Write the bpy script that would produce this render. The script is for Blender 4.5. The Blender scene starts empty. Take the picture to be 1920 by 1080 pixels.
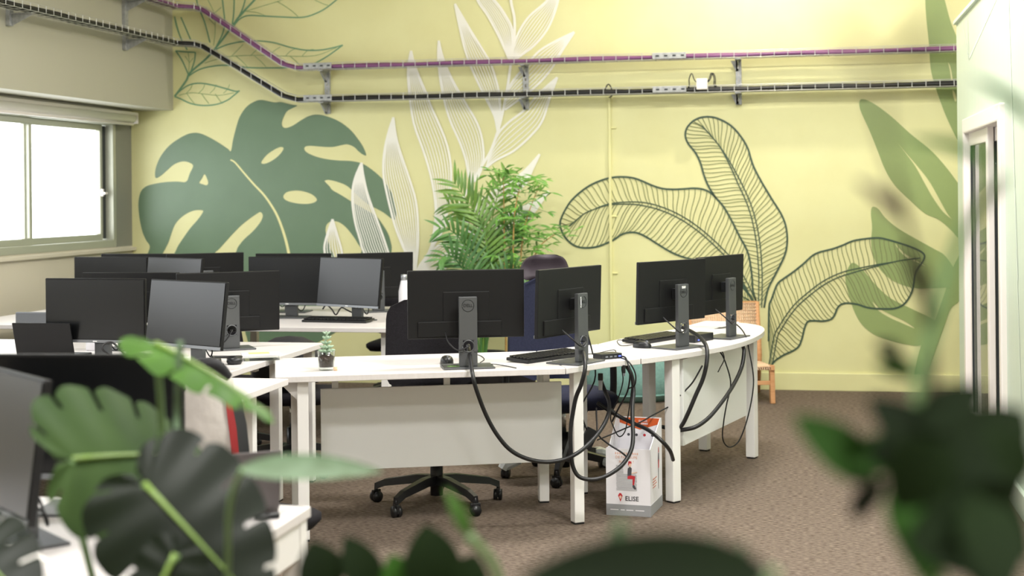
import bpy, bmesh, math, random
from mathutils import Vector, Matrix
from mathutils.geometry import tessellate_polygon
random.seed(7)
SC = bpy.context.scene
C = bpy.context.collection
PI = math.pi

# ---------------------------------------------------------------- camera
FPX, H0, ROLL, EYE = 2700.0, 365.0, 0.010, 1.53
YAW = math.atan(550 / 2700)
SN, CS = math.sin(YAW), math.cos(YAW)
cam = bpy.data.cameras.new('camera')
cam.sensor_width = 36.0
cam.lens = 36.0 * FPX / 1920
cam.shift_y = -(540 - H0) / 1920
cam.clip_start = 0.05
cam.dof.use_dof = True
cam.dof.focus_distance = 6.9
cam.dof.aperture_fstop = 2.8
co = bpy.data.objects.new('camera', cam)
C.objects.link(co)
co.matrix_world = (Matrix.Translation((0, 0, EYE)) @ Matrix.Rotation(YAW, 4, 'Z') @ Matrix.Rotation(PI / 2, 4, 'X')
                   @ Matrix.Rotation(-ROLL, 4, 'Z'))
SC.camera = co
SC.view_settings.view_transform = 'Standard'
SC.view_settings.look = 'None'
SC.view_settings.gamma = 1
SC.view_settings.use_curve_mapping = False
SC.view_settings.exposure = 0.32

# ---------------------------------------------------------------- world and lamps
w = bpy.data.worlds.new('overcast')
SC.world = w
w.use_nodes = True
w.node_tree.nodes['Background'].inputs[0].default_value = (0.95, 0.98, 1.0, 1)
w.node_tree.nodes['Background'].inputs[1].default_value = 5.0


def lamp(name, loc, power, size, col=(1, 0.95, 0.86), kind='POINT', rot=(0, 0, 0), sy=None, portal=False):
    l = bpy.data.lights.new(name, kind)
    l.energy = power
    l.color = col
    if kind == 'AREA':
        l.size = size
        if sy:
            l.shape = 'RECTANGLE'
            l.size_y = sy
        l.cycles.is_portal = portal
    else:
        l.shadow_soft_size = size
    o = bpy.data.objects.new(name, l)
    o.location = loc
    o.rotation_euler = rot
    C.objects.link(o)
    return o


lamp('unseen_ceiling_lamp', (-0.30, 10.50, 3.85), 80, 0.04, (1, 0.92, 0.80))
for lx, ly, lp in ((-0.4, 7.6, 120), (0.5, 4.6, 165), (-3.4, 6.2, 50), (-1.4, 0.8, 150), (2.6, 8.2, 60), (1.8, -0.6, 130)):  # all unseen; the two nearest the camera are added to brighten the desk panel
    lamp('unseen_ceiling_lamp', (lx, ly, 4.15), lp, 1.2, (1, 0.975, 0.94), 'AREA', (0, 0, 0), 0.5)
lamp('window_portal', (-5.75, 6.5, 1.65), 1, 1.15, kind='AREA', rot=(0, -PI / 2, 0), sy=9.2, portal=True)


# ---------------------------------------------------------------- pixel helpers (a pixel gives a direction only)
def ray(px, py):
    dx, dy = px - 960, py - H0
    u, v = (dx - ROLL * dy) / FPX, (dy + ROLL * dx) / FPX
    return Vector((u * CS - SN, u * SN + CS, -v))


O = Vector((0, 0, EYE))


def OZ(px, py, z):
    r = ray(px, py)
    return O + r * ((z - EYE) / r.z)


def OY(px, py, y):
    r = ray(px, py)
    return O + r * (y / r.y)


def OX(px, py, x):
    r = ray(px, py)
    return O + r * (x / r.x)


def OD(px, py, d):
    return O + ray(px, py) * d


def OP(px, py, p, n):
    r = ray(px, py)
    return O + r * ((Vector((p[0], p[1], EYE)) - O).dot(Vector((n[0], n[1], 0))) / r.dot(Vector((n[0], n[1], 0))))


# ---------------------------------------------------------------- materials
def lin(h):
    h = h.lstrip('#')
    return tuple(((int(h[i:i + 2], 16) / 255 + 0.055) / 1.055) ** 2.4 if int(h[i:i + 2], 16) > 10 else int(h[i:i + 2], 16) / 255 / 12.92 for i in (0, 2, 4)) + (1,)


def mat(name, col, rough=0.5, metal=0.0, spec=0.5, col2=None, scale=20, bump=0.0, bscale=200, stretch=(1, 1, 1), trans=0.0, emit=0.0, sub=0.0):
    m = bpy.data.materials.new(name)
    m.use_nodes = True
    nt = m.node_tree
    b = nt.nodes['Principled BSDF']
    b.inputs['Base Color'].default_value = lin(col)
    b.inputs['Roughness'].default_value = rough
    b.inputs['Metallic'].default_value = metal
    b.inputs['Specular IOR Level'].default_value = spec
    if trans:
        b.inputs['Transmission Weight'].default_value = trans
    if emit:
        b.inputs['Emission Color'].default_value = lin(col)
        b.inputs['Emission Strength'].default_value = emit
    tc = mp = None
    if col2 or bump:
        tc = nt.nodes.new('ShaderNodeTexCoord')
        mp = nt.nodes.new('ShaderNodeMapping')
        mp.inputs['Scale'].default_value = stretch
        nt.links.new(tc.outputs['Object'], mp.inputs[0])
    if col2:
        n = nt.nodes.new('ShaderNodeTexNoise')
        n.inputs['Scale'].default_value = scale
        n.inputs['Detail'].default_value = 4
        nt.links.new(mp.outputs[0], n.inputs['Vector'])
        r = nt.nodes.new('ShaderNodeValToRGB')
        r.color_ramp.elements[0].color = lin(col)
        r.color_ramp.elements[1].color = lin(col2)
        r.color_ramp.elements[0].position = 0.32
        r.color_ramp.elements[1].position = 0.68
        nt.links.new(n.outputs[0], r.inputs[0])
        nt.links.new(r.outputs[0], b.inputs['Base Color'])
    if bump:
        n2 = nt.nodes.new('ShaderNodeTexNoise')
        n2.inputs['Scale'].default_value = bscale
        nt.links.new(mp.outputs[0], n2.inputs['Vector'])
        bp = nt.nodes.new('ShaderNodeBump')
        bp.inputs['Strength'].default_value = bump
        bp.inputs['Distance'].default_value = 0.01
        nt.links.new(n2.outputs[0], bp.inputs['Height'])
        nt.links.new(bp.outputs[0], b.inputs['Normal'])
    return m


def glass_mat(name, tint=(1, 1, 1, 1), ior=1.5):
    m = bpy.data.materials.new(name)
    m.use_nodes = True
    nt = m.node_tree
    nt.nodes.remove(nt.nodes['Principled BSDF'])
    o = nt.nodes['Material Output']
    t = nt.nodes.new('ShaderNodeBsdfTransparent')
    t.inputs[0].default_value = tint
    g = nt.nodes.new('ShaderNodeBsdfGlossy')
    g.inputs['Roughness'].default_value = 0.02
    f = nt.nodes.new('ShaderNodeFresnel')
    ge = nt.nodes.new('ShaderNodeNewGeometry')
    mr = nt.nodes.new('ShaderNodeMapRange')
    mr.inputs['To Min'].default_value = ior
    mr.inputs['To Max'].default_value = 1 / ior
    nt.links.new(ge.outputs['Backfacing'], mr.inputs['Value'])
    nt.links.new(mr.outputs[0], f.inputs[0])
    x = nt.nodes.new('ShaderNodeMixShader')
    nt.links.new(f.outputs[0], x.inputs[0])
    nt.links.new(t.outputs[0], x.inputs[1])
    nt.links.new(g.outputs[0], x.inputs[2])
    nt.links.new(x.outputs[0], o.inputs[0])
    return m


M = {
    'yellow': mat('yellow_paint', '#e3e1ab', 0.45, spec=0.35, col2='#dfdca4', scale=3, bump=0.03, bscale=90),
    'beige': mat('beige_paint', '#c9c3b2', 0.6, spec=0.3),
    'soffit': mat('beige_paint_dimmed', '#b6b4a3', 0.6, spec=0.3),  # beige wall paint darkened, the soffit's dimmer light put into the colour
    'revealgrey': mat('backlit_reveal', '#85867c', 0.5, spec=0.3),  # wall end beside the window, its backlit shade put into the grey
    'ceiling': mat('ceiling_paint', '#e6e4dc', 0.8),
    'carpet': mat('carpet', '#54493f', 0.97, spec=0.05, col2='#8a7c70', scale=75, bump=0.8, bscale=160, stretch=(0.5, 1.6, 1)),
    'mint': mat('pale_green_paint', '#cfdccb', 0.4, spec=0.4, col2='#c7d6c5', scale=6, stretch=(1, 14, 0.05)),
    'mintline': mat('pale_line_paint', '#deebe0', 0.4),
    'whiteframe': mat('white_frame', '#ece6e2', 0.35),
    'alu': mat('window_metal', '#b4b6a6', 0.35, 0.3),
    'gasket': mat('dark_gasket', '#2a2f33', 0.4),
    'pane': glass_mat('pane_glass'),
    'doorpane': glass_mat('door_glass', (0.75, 0.8, 0.75, 1), 1.6),
    'blind': mat('blind_fabric', '#e8e6e0', 0.6),
    'm_green': mat('mural_dark_green', '#657f63', 0.36, spec=0.5, col2='#6a8468', scale=3),
    'm_cream': mat('mural_cream', '#e6e3a6', 0.45),
    'm_white': mat('mural_white', '#f4f3e8', 0.45),
    'm_line': mat('mural_line_green', '#3d5443', 0.45),
    'm_vein': mat('mural_vein_green', '#7d8558', 0.45),
    'm_mid': mat('mural_mid_green', '#93a569', 0.45),
    'm_teal': mat('mural_teal', '#74a07d', 0.45),
    'm_tealthin': mat('mural_teal_thin', '#9cb57e', 0.45),
    'galv': mat('galvanised_steel', '#b9bbbb', 0.4, 0.3, col2='#9a9d9d', scale=40),
    'wire': mat('zinc_wire', '#cfd0cd', 0.35, 0.5),
    'purple': mat('purple_cable', '#7c4a78', 0.45),
    'black': mat('black_plastic', '#17181a', 0.4),
    'blackcable': mat('black_cable', '#141416', 0.45),
    'desk': mat('white_laminate', '#e0dbd9', 0.35, col2='#dad5d2', scale=30, stretch=(0.3, 8, 1)),
    'deskmetal': mat('white_metal', '#efedea', 0.35),
    'panelgrey': mat('modesty_panel_white', '#f0f1f0', 0.45),
    'monback': mat('monitor_back', '#141415', 0.5, spec=0.3),
    'monstand': mat('monitor_stand_grey', '#5b5d5f', 0.38, 0.4),
    'screen': mat('screen_off', '#090a0c', 0.3, spec=0.48),
    'chin': mat('monitor_chin', '#7c7f83', 0.35, 0.5),
    'logo': mat('logo_dark', '#1b1d20', 0.3),
    'label': mat('paper_label', '#f4f4f2', 0.6),
    'blackfab': mat('black_fabric', '#1c1a1d', 0.9, spec=0.2, col2='#232125', scale=120, bump=0.3, bscale=500),
    'navyfab': mat('navy_fabric', '#23263a', 0.85, spec=0.25, col2='#2a2d42', scale=100, bump=0.3, bscale=500),
    'plumfab': mat('plum_leather', '#332a32', 0.5, spec=0.3),
    'chairplastic': mat('chair_plastic', '#1a1a1c', 0.35),
    'chrome': mat('chrome', '#d0d2d4', 0.15, 1.0),
    'plasticwrap': mat('plastic_wrap', '#dfe6ea', 0.2, spec=0.8),
    'wood': mat('teak_wood', '#d6a273', 0.45, col2='#c68f5f', scale=8, stretch=(1, 1, 12)),
    'rattan': mat('rattan', '#f0d2b4', 0.6, col2='#e2bb96', scale=60),
    'teal': mat('teal_fabric', '#83aaa2', 0.9, spec=0.2, col2='#769c95', scale=60, bump=0.2),
    'cardwhite': mat('white_carton', '#e9e7ec', 0.5),
    'cardgrey': mat('grey_print', '#98999c', 0.5),
    'orange': mat('orange_print', '#cf5a26', 0.5),
    'red': mat('red_print', '#c0303a', 0.5),
    'darkprint': mat('dark_print', '#4a4a50', 0.5),
    'palegrey': mat('pale_grey_print', '#bcbcc0', 0.5),
    'peachprint': mat('peach_print', '#e0b9a8', 0.5),
    'skin': mat('peach_print_face', '#e8c6b0', 0.5),
    'leafA': mat('palm_leaf', '#7ea446', 0.45, col2='#577f38', scale=5),
    'leafA2': mat('palm_leaf_dark', '#426b42', 0.45, col2='#5f8f46', scale=5),
    'leafB': mat('bamboo_leaf', '#7cb04a', 0.5, col2='#4c8038', scale=9),
    'cane': mat('bamboo_cane', '#c9a05a', 0.5, col2='#a9854a', scale=30),
    'soil': mat('soil', '#3a2c26', 0.95, bump=0.6, bscale=80),
    'potdark': mat('dark_planter', '#2c2b2d', 0.5),
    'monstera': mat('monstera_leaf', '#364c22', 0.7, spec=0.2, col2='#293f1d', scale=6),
    'monsterashade': mat('monstera_leaf_shaded', '#101b0b', 0.5, spec=0.2, col2='#0c1509', scale=6),  # near-black copy of the leaf colour, shade and backlight painted in
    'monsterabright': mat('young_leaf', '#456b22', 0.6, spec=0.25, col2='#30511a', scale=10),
    'rib': mat('leaf_rib', '#7c9a4c', 0.4),
    'stem': mat('green_stem', '#6f8f5c', 0.45),
    'sage': mat('sage_leaf', '#6f896c', 0.6, col2='#4b6340', scale=20),
    'ficus': mat('ficus_leaf', '#2c5214', 0.7, spec=0.15, col2='#21400f', scale=6),
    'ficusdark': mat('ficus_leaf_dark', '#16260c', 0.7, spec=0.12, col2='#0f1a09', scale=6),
    'bark': mat('brown_stem', '#4a3f2c', 0.7),
    'clear': glass_mat('clear_glass', (0.93, 0.96, 0.95, 1), 1.45),
    'succ': mat('succulent', '#a9bfa6', 0.5, col2='#8fab90', scale=40),
    'yellowlid': mat('yellow_print', '#eee08a', 0.5),
    'tub': mat('white_tub', '#e9e8ee', 0.3),
    'bagwhite': mat('bag_off_white', '#c9c3bd', 0.7, col2='#b8b2ac', scale=8, bump=0.2, bscale=30),
    'bagblack': mat('bag_black', '#17171b', 0.7),
    'bagred': mat('bag_red', '#8e1f22', 0.7),
    'orangeaccent': mat('orange_accent', '#f05a24', 0.5),
    'greennote': mat('green_note', '#9bd07a', 0.7),
    'silver': mat('silver_plastic', '#a9adb3', 0.3, 0.6),
    'greylaptop': mat('grey_laptop', '#5c5758', 0.45, 0.2),
    'grey': mat('grey_plastic', '#6f7378', 0.5),
    'paper': mat('paper', '#f2efe9', 0.7),
    'led': mat('blue_led', '#5060ff', 0.4, emit=3),
}


# ---------------------------------------------------------------- mesh helpers
class MB:
    def __init__(s):
        s.v, s.f, s.sm = [], [], []

    def add(s, vs, fs, smooth=False):
        b = len(s.v)
        s.v += [Vector(p) for p in vs]
        for f in fs:
            s.f.append([i + b for i in f])
            s.sm.append(smooth)
        return s

    def box(s, c, d, rz=0.0, mtx=None, bev=0.0):
        hx, hy, hz = d[0] / 2, d[1] / 2, d[2] / 2
        R = Matrix.Translation(c) @ Matrix.Rotation(rz, 4, 'Z')
        if mtx is not None:
            R = R @ mtx
        if bev <= 0:
            vs = [R @ Vector((x, y, z)) for z in (-hz, hz) for x, y in ((-hx, -hy), (hx, -hy), (hx, hy), (-hx, hy))]
            return s.add(vs, [(3, 2, 1, 0), (4, 5, 6, 7), (0, 1, 5, 4), (1, 2, 6, 5), (2, 3, 7, 6), (3, 0, 4, 7)])
        bm = bmesh.new()
        bmesh.ops.create_cube(bm, size=1)
        for v in bm.verts:
            v.co = Vector((v.co.x * d[0], v.co.y * d[1], v.co.z * d[2]))
        bmesh.ops.bevel(bm, geom=bm.edges[:], offset=min(bev, min(d) * 0.49), segments=2, affect='EDGES', profile=0.6)
        bm.verts.index_update()
        s.add([R @ v.co for v in bm.verts], [[v.index for v in f.verts] for f in bm.faces])
        bm.free()
        return s

    def prism(s, poly, z0, z1):
        n = len(poly)
        vs = [(p[0], p[1], z0) for p in poly] + [(p[0], p[1], z1) for p in poly]
        fs = [tuple(range(n - 1, -1, -1)), tuple(range(n, 2 * n))] + [(i, (i + 1) % n, n + (i + 1) % n, n + i) for i in range(n)]
        return s.add(vs, fs)

    def lathe(s, prof, c=(0, 0, 0), n=20, smooth=True):
        vs, fs = [], []
        for r, z in prof:
            for k in range(n):
                a = 2 * PI * k / n
                vs.append((c[0] + r * math.cos(a), c[1] + r * math.sin(a), c[2] + z))
        for i in range(len(prof) - 1):
            for k in range(n):
                fs.append((i * n + k, i * n + (k + 1) % n, (i + 1) * n + (k + 1) % n, (i + 1) * n + k))
        if prof[0][0] > 1e-5:
            fs.append(tuple(range(n - 1, -1, -1)))
        if prof[-1][0] > 1e-5:
            fs.append(tuple((len(prof) - 1) * n + k for k in range(n)))
        return s.add(vs, fs, smooth)

    def tube(s, pts, r, n=8, caps=True, smooth=True):
        pts = [Vector(p) for p in pts]
        rs = r if isinstance(r, (list, tuple)) else [r] * len(pts)
        vs, fs = [], []
        up = None
        for i, p in enumerate(pts):
            t = (pts[min(i + 1, len(pts) - 1)] - pts[max(i - 1, 0)])
            t = t.normalized() if t.length > 1e-9 else Vector((0, 0, 1))
            if up is None:
                up = Vector((0, 0, 1)) if abs(t.z) < 0.9 else Vector((1, 0, 0))
            a = t.cross(up)
            a = a.normalized() if a.length > 1e-6 else t.orthogonal().normalized()
            b = a.cross(t).normalized()
            up = b
            for k in range(n):
                q = 2 * PI * k / n
                vs.append(p + (a * math.cos(q) + b * math.sin(q)) * rs[i])
        for i in range(len(pts) - 1):
            for k in range(n):
                fs.append((i * n + k, i * n + (k + 1) % n, (i + 1) * n + (k + 1) % n, (i + 1) * n + k))
        if caps:
            fs.append(tuple(range(n - 1, -1, -1)))
            fs.append(tuple((len(pts) - 1) * n + k for k in range(n)))
        return s.add(vs, fs, smooth)

    def grid(s, rows, smooth=True, thick=0.0, closed=False):
        nr, nc = len(rows), len(rows[0])
        vs = [Vector(p) for r in rows for p in r]
        fs = [(i * nc + j, i * nc + j + 1, (i + 1) * nc + j + 1, (i + 1) * nc + j) for i in range(nr - 1) for j in range(nc - 1)]
        return s.add(vs, fs, smooth)

    def build(s, name, m, parent=None, mods=()):
        me = bpy.data.meshes.new(name)
        me.from_pydata([tuple(v) for v in s.v], [], s.f)
        me.polygons.foreach_set('use_smooth', s.sm)
        me.materials.append(M[m] if isinstance(m, str) else m)
        me.update()
        o = bpy.data.objects.new(name, me)
        C.objects.link(o)
        if parent is not None:
            o.parent = parent
        for k, a in mods:
            q = o.modifiers.new(k, k)
            for kk, vv in a.items():
                setattr(q, kk, vv)
        return o


def tag(o, label=None, cat=None, group=None, kind=None):
    for k, v in (('label', label), ('category', cat), ('group', group), ('kind', kind)):
        if v:
            o[k] = v
    return o


def thing(name, label, cat, loc=(0, 0, 0), rz=0.0, group=None):
    o = bpy.data.objects.new(name, None)
    o.empty_display_size = 0.1
    C.objects.link(o)
    o.location = loc
    o.rotation_euler = (0, 0, rz)
    return tag(o, label, cat, group)


def copy_tree(o, label=None, parent=None):
    c = o.copy()
    C.objects.link(c)
    if parent is not None:
        c.parent = parent
    if label:
        c['label'] = label
    for ch in list(o.children):
        copy_tree(ch, None, c)
    return c


def struct(o):
    o['kind'] = 'structure'
    return o


def cr(pts, n=6, closed=False):
    pts = [Vector(p) for p in pts]
    L = len(pts)
    out = []
    rng = range(L) if closed else range(L - 1)
    for i in rng:
        if closed:
            p0, p1, p2, p3 = pts[(i - 1) % L], pts[i], pts[(i + 1) % L], pts[(i + 2) % L]
        else:
            p0, p1, p2, p3 = pts[max(i - 1, 0)], pts[i], pts[i + 1], pts[min(i + 2, L - 1)]
        for k in range(n):
            t = k / n
            out.append(0.5 * ((2 * p1) + (p2 - p0) * t + (2 * p0 - 5 * p1 + 4 * p2 - p3) * t * t + (3 * p1 - p0 - 3 * p2 + p3) * t ** 3))
    if not closed:
        out.append(pts[-1])
    return out


def resample(pts, n):
    d = [0]
    for a, b in zip(pts, pts[1:]):
        d.append(d[-1] + (b - a).length)
    out, j = [], 0
    for i in range(n):
        t = d[-1] * i / (n - 1)
        while j < len(d) - 2 and d[j + 1] < t:
            j += 1
        k = (t - d[j]) / max(d[j + 1] - d[j], 1e-9)
        out.append(pts[j].lerp(pts[j + 1], k))
    return out


def text_mesh(body, size, align='CENTER', ext=0.0004, bold=0.012):
    cu = bpy.data.curves.new('lettering', 'FONT')
    cu.body = body
    cu.size = size
    cu.extrude = ext
    cu.align_x = align
    cu.align_y = 'CENTER'
    cu.resolution_u = 2
    cu.offset = size * bold
    o = bpy.data.objects.new('lettering', cu)
    C.objects.link(o)
    bpy.context.view_layer.update()
    me = bpy.data.meshes.new_from_object(o.evaluated_get(bpy.context.evaluated_depsgraph_get()))
    bpy.data.objects.remove(o)
    return me


def text_obj(name, body, size, m, parent, mtx, align='CENTER'):
    me = text_mesh(body, size, align)
    me.materials.clear()
    me.materials.append(M[m])
    o = bpy.data.objects.new(name, me)
    C.objects.link(o)
    o.parent = parent
    o.matrix_local = mtx
    return o


# ================================================================ SETTING
YB = 11.33      # back wall
XL = -5.6       # left wall
XP = 0.99       # partition
ZC = 4.3        # ceiling
XR, YF = 5.0, -3.0
struct(MB().box(((XL + XR) / 2, (YB + YF) / 2, -0.05), (XR - XL + 0.6, YB - YF + 0.6, 0.1)).build('floor', 'carpet'))
struct(MB().box(((XL + XR) / 2, (YB + YF) / 2, ZC + 0.05), (XR - XL + 0.6, YB - YF + 0.6, 0.1)).build('ceiling', 'ceiling'))
wall_back = struct(MB().box(((XL + XR) / 2, YB + 0.1, ZC / 2), (XR - XL + 0.6, 0.2, ZC)).build('wall_back', 'yellow'))
struct(MB().box(((XL + XR) / 2, YF - 0.1, ZC / 2), (XR - XL + 0.6, 0.2, ZC)).build('wall_front', 'beige'))
struct(MB().box((XR + 0.1, (YB + YF) / 2, ZC / 2), (0.2, YB - YF, ZC)).build('wall_right', 'beige'))
# left wall with the window ribbon
WZ0, WZ1, WY0, WY1 = 1.13, 2.2, 1.9, 11.05
wl = MB()
wl.box((XL - 0.1, (YB + YF) / 2, WZ0 / 2), (0.2, YB - YF, WZ0))
wl.box((XL - 0.1, (YB + YF) / 2, (WZ1 + ZC) / 2), (0.2, YB - YF, ZC - WZ1))
wl.box((XL - 0.1, (WY0 + YF) / 2, (WZ0 + WZ1) / 2), (0.2, WY0 - YF, WZ1 - WZ0))
wall_left = struct(wl.build('wall_left', 'beige'))
struct(MB().box((XL - 0.09, (WY1 + YB) / 2, (WZ0 + WZ1) / 2), (0.18, YB - WY1, WZ1 - WZ0)).build('trim_1', 'revealgrey'))
struct(MB().box((XL + 0.005, (WY0 + YB) / 2, 1.105), (0.07, YB - WY0, 0.03), bev=0.006).build('trim_2', 'beige'))
# boxed-in soffit over the windows
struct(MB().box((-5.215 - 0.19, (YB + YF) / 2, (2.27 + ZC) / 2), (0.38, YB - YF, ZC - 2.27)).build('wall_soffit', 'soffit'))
struct(MB().box(((XL + XR) / 2, YB - 0.009, 0.067), (XR - XL, 0.018, 0.135), bev=0.005).build('baseboard_back', 'yellow'))

# windows: sliding sashes in a metal frame, each about 1.3 m pair
def window(name, y0, y1, first=False):
    f = MB()
    z0, z1, x = WZ0, WZ1, XL - 0.05
    for zc, h in ((z0 + 0.03, 0.06), (z1 - 0.03, 0.06)):
        f.box((x, (y0 + y1) / 2, zc), (0.1, y1 - y0, h), bev=0.006)
    for yc in (y0 + 0.025, y1 - 0.025):
        f.box((x, yc, (z0 + z1) / 2), (0.1, 0.05, z1 - z0 - 0.12), bev=0.004)
    root = struct(f.build(name, 'alu'))
    mid = y1 - 1.285
    spans = ((mid - 0.03, y1 - 0.1, -0.03, 1), (y0 + 0.05, mid + 0.03, 0.0, 0))
    for a, b, dx, far in spans:
        s = MB()
        xs = XL - 0.055 + dx
        for zc in (z0 + 0.085, z1 - 0.085):
            s.box((xs, (a + b) / 2, zc), (0.03, b - a, 0.05), bev=0.004)
        s.box((xs, a + 0.03, (z0 + z1) / 2), (0.03, 0.06, z1 - z0 - 0.22), bev=0.004)
        s.box((xs, b - 0.02, (z0 + z1) / 2), (0.03, 0.04, z1 - z0 - 0.22), bev=0.004)
        s.build('sash', 'alu', root)
        MB().box((xs, (a + b) / 2, (z0 + z1) / 2), (0.006, b - a - 0.06, z1 - z0 - 0.2)).build('pane', 'pane', root)
    MB().box((XL - 0.085, y1 - 0.075, (z0 + z1) / 2), (0.03, 0.05, z1 - z0 - 0.14)).build('gasket', 'gasket', root)
    MB().box((XL - 0.06, y1 - 0.125, 1.58), (0.02, 0.025, 0.06), bev=0.004).box((XL - 0.04, y1 - 0.11, 1.575), (0.02, 0.05, 0.02), bev=0.004).build('handle', 'whiteframe', root)
    return root


window('window_1', 8.45, WY1)
for i in range(3):
    y1 = 8.45 - i * 2.18
    window('window_%d' % (i + 3), y1 - 2.18, y1)
# roller blind, rolled up above the window
bl = thing('roller_blind', 'rolled up white roller blind above the window', 'blind', (XL + 0.09, 9.75, 2.2))
MB().tube([(0, -1.5, 0), (0, 1.42, 0)], 0.042, 16).build('roll', 'blind', bl)
MB().box((0.0, -0.04, 0.035), (0.1, 2.95, 0.025), bev=0.004).build('cassette', 'whiteframe', bl)
MB().box((0.0, 1.435, 0.0), (0.09, 0.02, 0.09), bev=0.004).build('end_cap', 'whiteframe', bl)
MB().tube([(0.02, -1.5, -0.052), (0.02, 1.38, -0.052)], 0.012, 8).build('bottom_bar', 'whiteframe', bl)

# glazed partition room on the right
PY1, PZ = 9.93, 2.626
DY0, DY1, DZ = 7.62, 9.35, 1.97
pw = MB()
pw.box((XP + 0.06, (DY1 + PY1) / 2, PZ / 2), (0.12, PY1 - DY1, PZ))
pw.box((XP + 0.06, (3.5 + DY0) / 2, PZ / 2), (0.12, DY0 - 3.5, PZ))
pw.box((XP + 0.06, (DY0 + DY1) / 2, (DZ + PZ) / 2), (0.12, DY1 - DY0, PZ - DZ))
pw.box((XP + 1.9, PY1 - 0.06, PZ / 2), (3.57, 0.12, PZ))
wp_ = struct(pw.build('wall_partition', 'mint'))
struct(MB().box((XP + 0.055, (3.5 + PY1) / 2, PZ + 0.012), (0.15, PY1 - 3.5 + 0.03, 0.024), bev=0.004).build('trim_3', 'mintline'))
pl = MB()
for (ya, za, yb, zb) in ((9.55, 2.6, 9.2, 2.33), (9.2, 2.33, 7.3, 2.62), (9.2, 2.33, 9.25, 2.6), (7.45, 2.6, 7.2, 1.1), (7.35, 1.9, 7.1, 0.3)):
    d = Vector((0, yb - ya, zb - za))
    n = Vector((0, -d.z, d.y)).normalized() * 0.008
    a, b = Vector((XP - 0.0015, ya, za)), Vector((XP - 0.0015, yb, zb))
    pl.add([a - n, a + n, b + n, b - n], [(0, 1, 2, 3)])
pl.build('painted_line', 'mintline', wp_)
struct(MB().box((XP - 0.011, (DY1 + PY1) / 2, 0.06), (0.022, PY1 - DY1, 0.12), bev=0.006).box((XP - 0.011, (3.5 + DY0) / 2, 0.06), (0.022, DY0 - 3.5, 0.12), bev=0.006).build('baseboard_right', 'mint'))
fr = MB()
fr.box((XP + 0.05, (DY0 + DY1) / 2, DZ - 0.045), (0.16, DY1 - DY0, 0.09), bev=0.008)
fr.box((XP + 0.05, (DY0 + DY1) / 2, 0.04), (0.16, DY1 - DY0, 0.08), bev=0.008)
for y in (DY0 + 0.035, DY1 - 0.035):
    fr.box((XP + 0.05, y, DZ / 2), (0.16, 0.07, DZ - 0.16), bev=0.008)
door = struct(fr.build('door_1', 'whiteframe'))
for (a, b, dx) in ((8.36, DY1 - 0.07, 0.02), (DY0 + 0.07, 8.46, 0.06)):
    d = MB()
    for y in (a + 0.04, b - 0.04):
        d.box((XP + dx, y, DZ / 2), (0.035, 0.08, DZ - 0.17), bev=0.005)
    for z in (0.13, DZ - 0.13):
        d.box((XP + dx, (a + b) / 2, z), (0.035, b - a - 0.16, 0.08), bev=0.005)
    lf = d.build('sliding_leaf', 'whiteframe', door)
    MB().box((XP + dx, (a + b) / 2, DZ / 2), (0.008, b - a - 0.14, DZ - 0.3)).build('pane', 'doorpane', lf)
    MB().box((XP + dx - 0.012, b - 0.086, DZ / 2), (0.012, 0.014, DZ - 0.34)).build('gasket', 'gasket', lf)

# ================================================================ MURAL (paint on the back wall, parts of the wall)
def W(px, py, off=0.002):
    return OY(px, py, YB - off)


def wpoly(mb, outer, holes=(), off=0.002, n=5, smooth=True):
    loops = []
    for l in (outer,) + tuple(holes):
        p = [Vector((a, b, 0)) for a, b in l]
        loops.append(cr(p, n, True) if smooth else p)
    flat = [q for l in loops for q in l]
    tris = tessellate_polygon(loops)
    mb.add([W(q.x, q.y, off) for q in flat], [tuple(t) for t in tris])


def stroke(mb, pts, wpx, off=0.003, n=6, taper=None):
    p = cr([Vector((a, b, 0)) for a, b in pts], n) if n > 1 else [Vector((a, b, 0)) for a, b in pts]
    vs = []
    L = len(p)
    for i, q in enumerate(p):
        t = p[min(i + 1, L - 1)] - p[max(i - 1, 0)]
        t = t.normalized() if t.length > 1e-9 else Vector((1, 0, 0))
        k = wpx / 2
        if taper:
            k *= taper(i / (L - 1))
        nn = Vector((-t.y, t.x, 0)) * k
        vs += [W(q.x - nn.x, q.y - nn.y, off), W(q.x + nn.x, q.y + nn.y, off)]
    mb.add(vs, [(2 * i, 2 * i + 1, 2 * i + 3, 2 * i + 2) for i in range(L - 1)])


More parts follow.
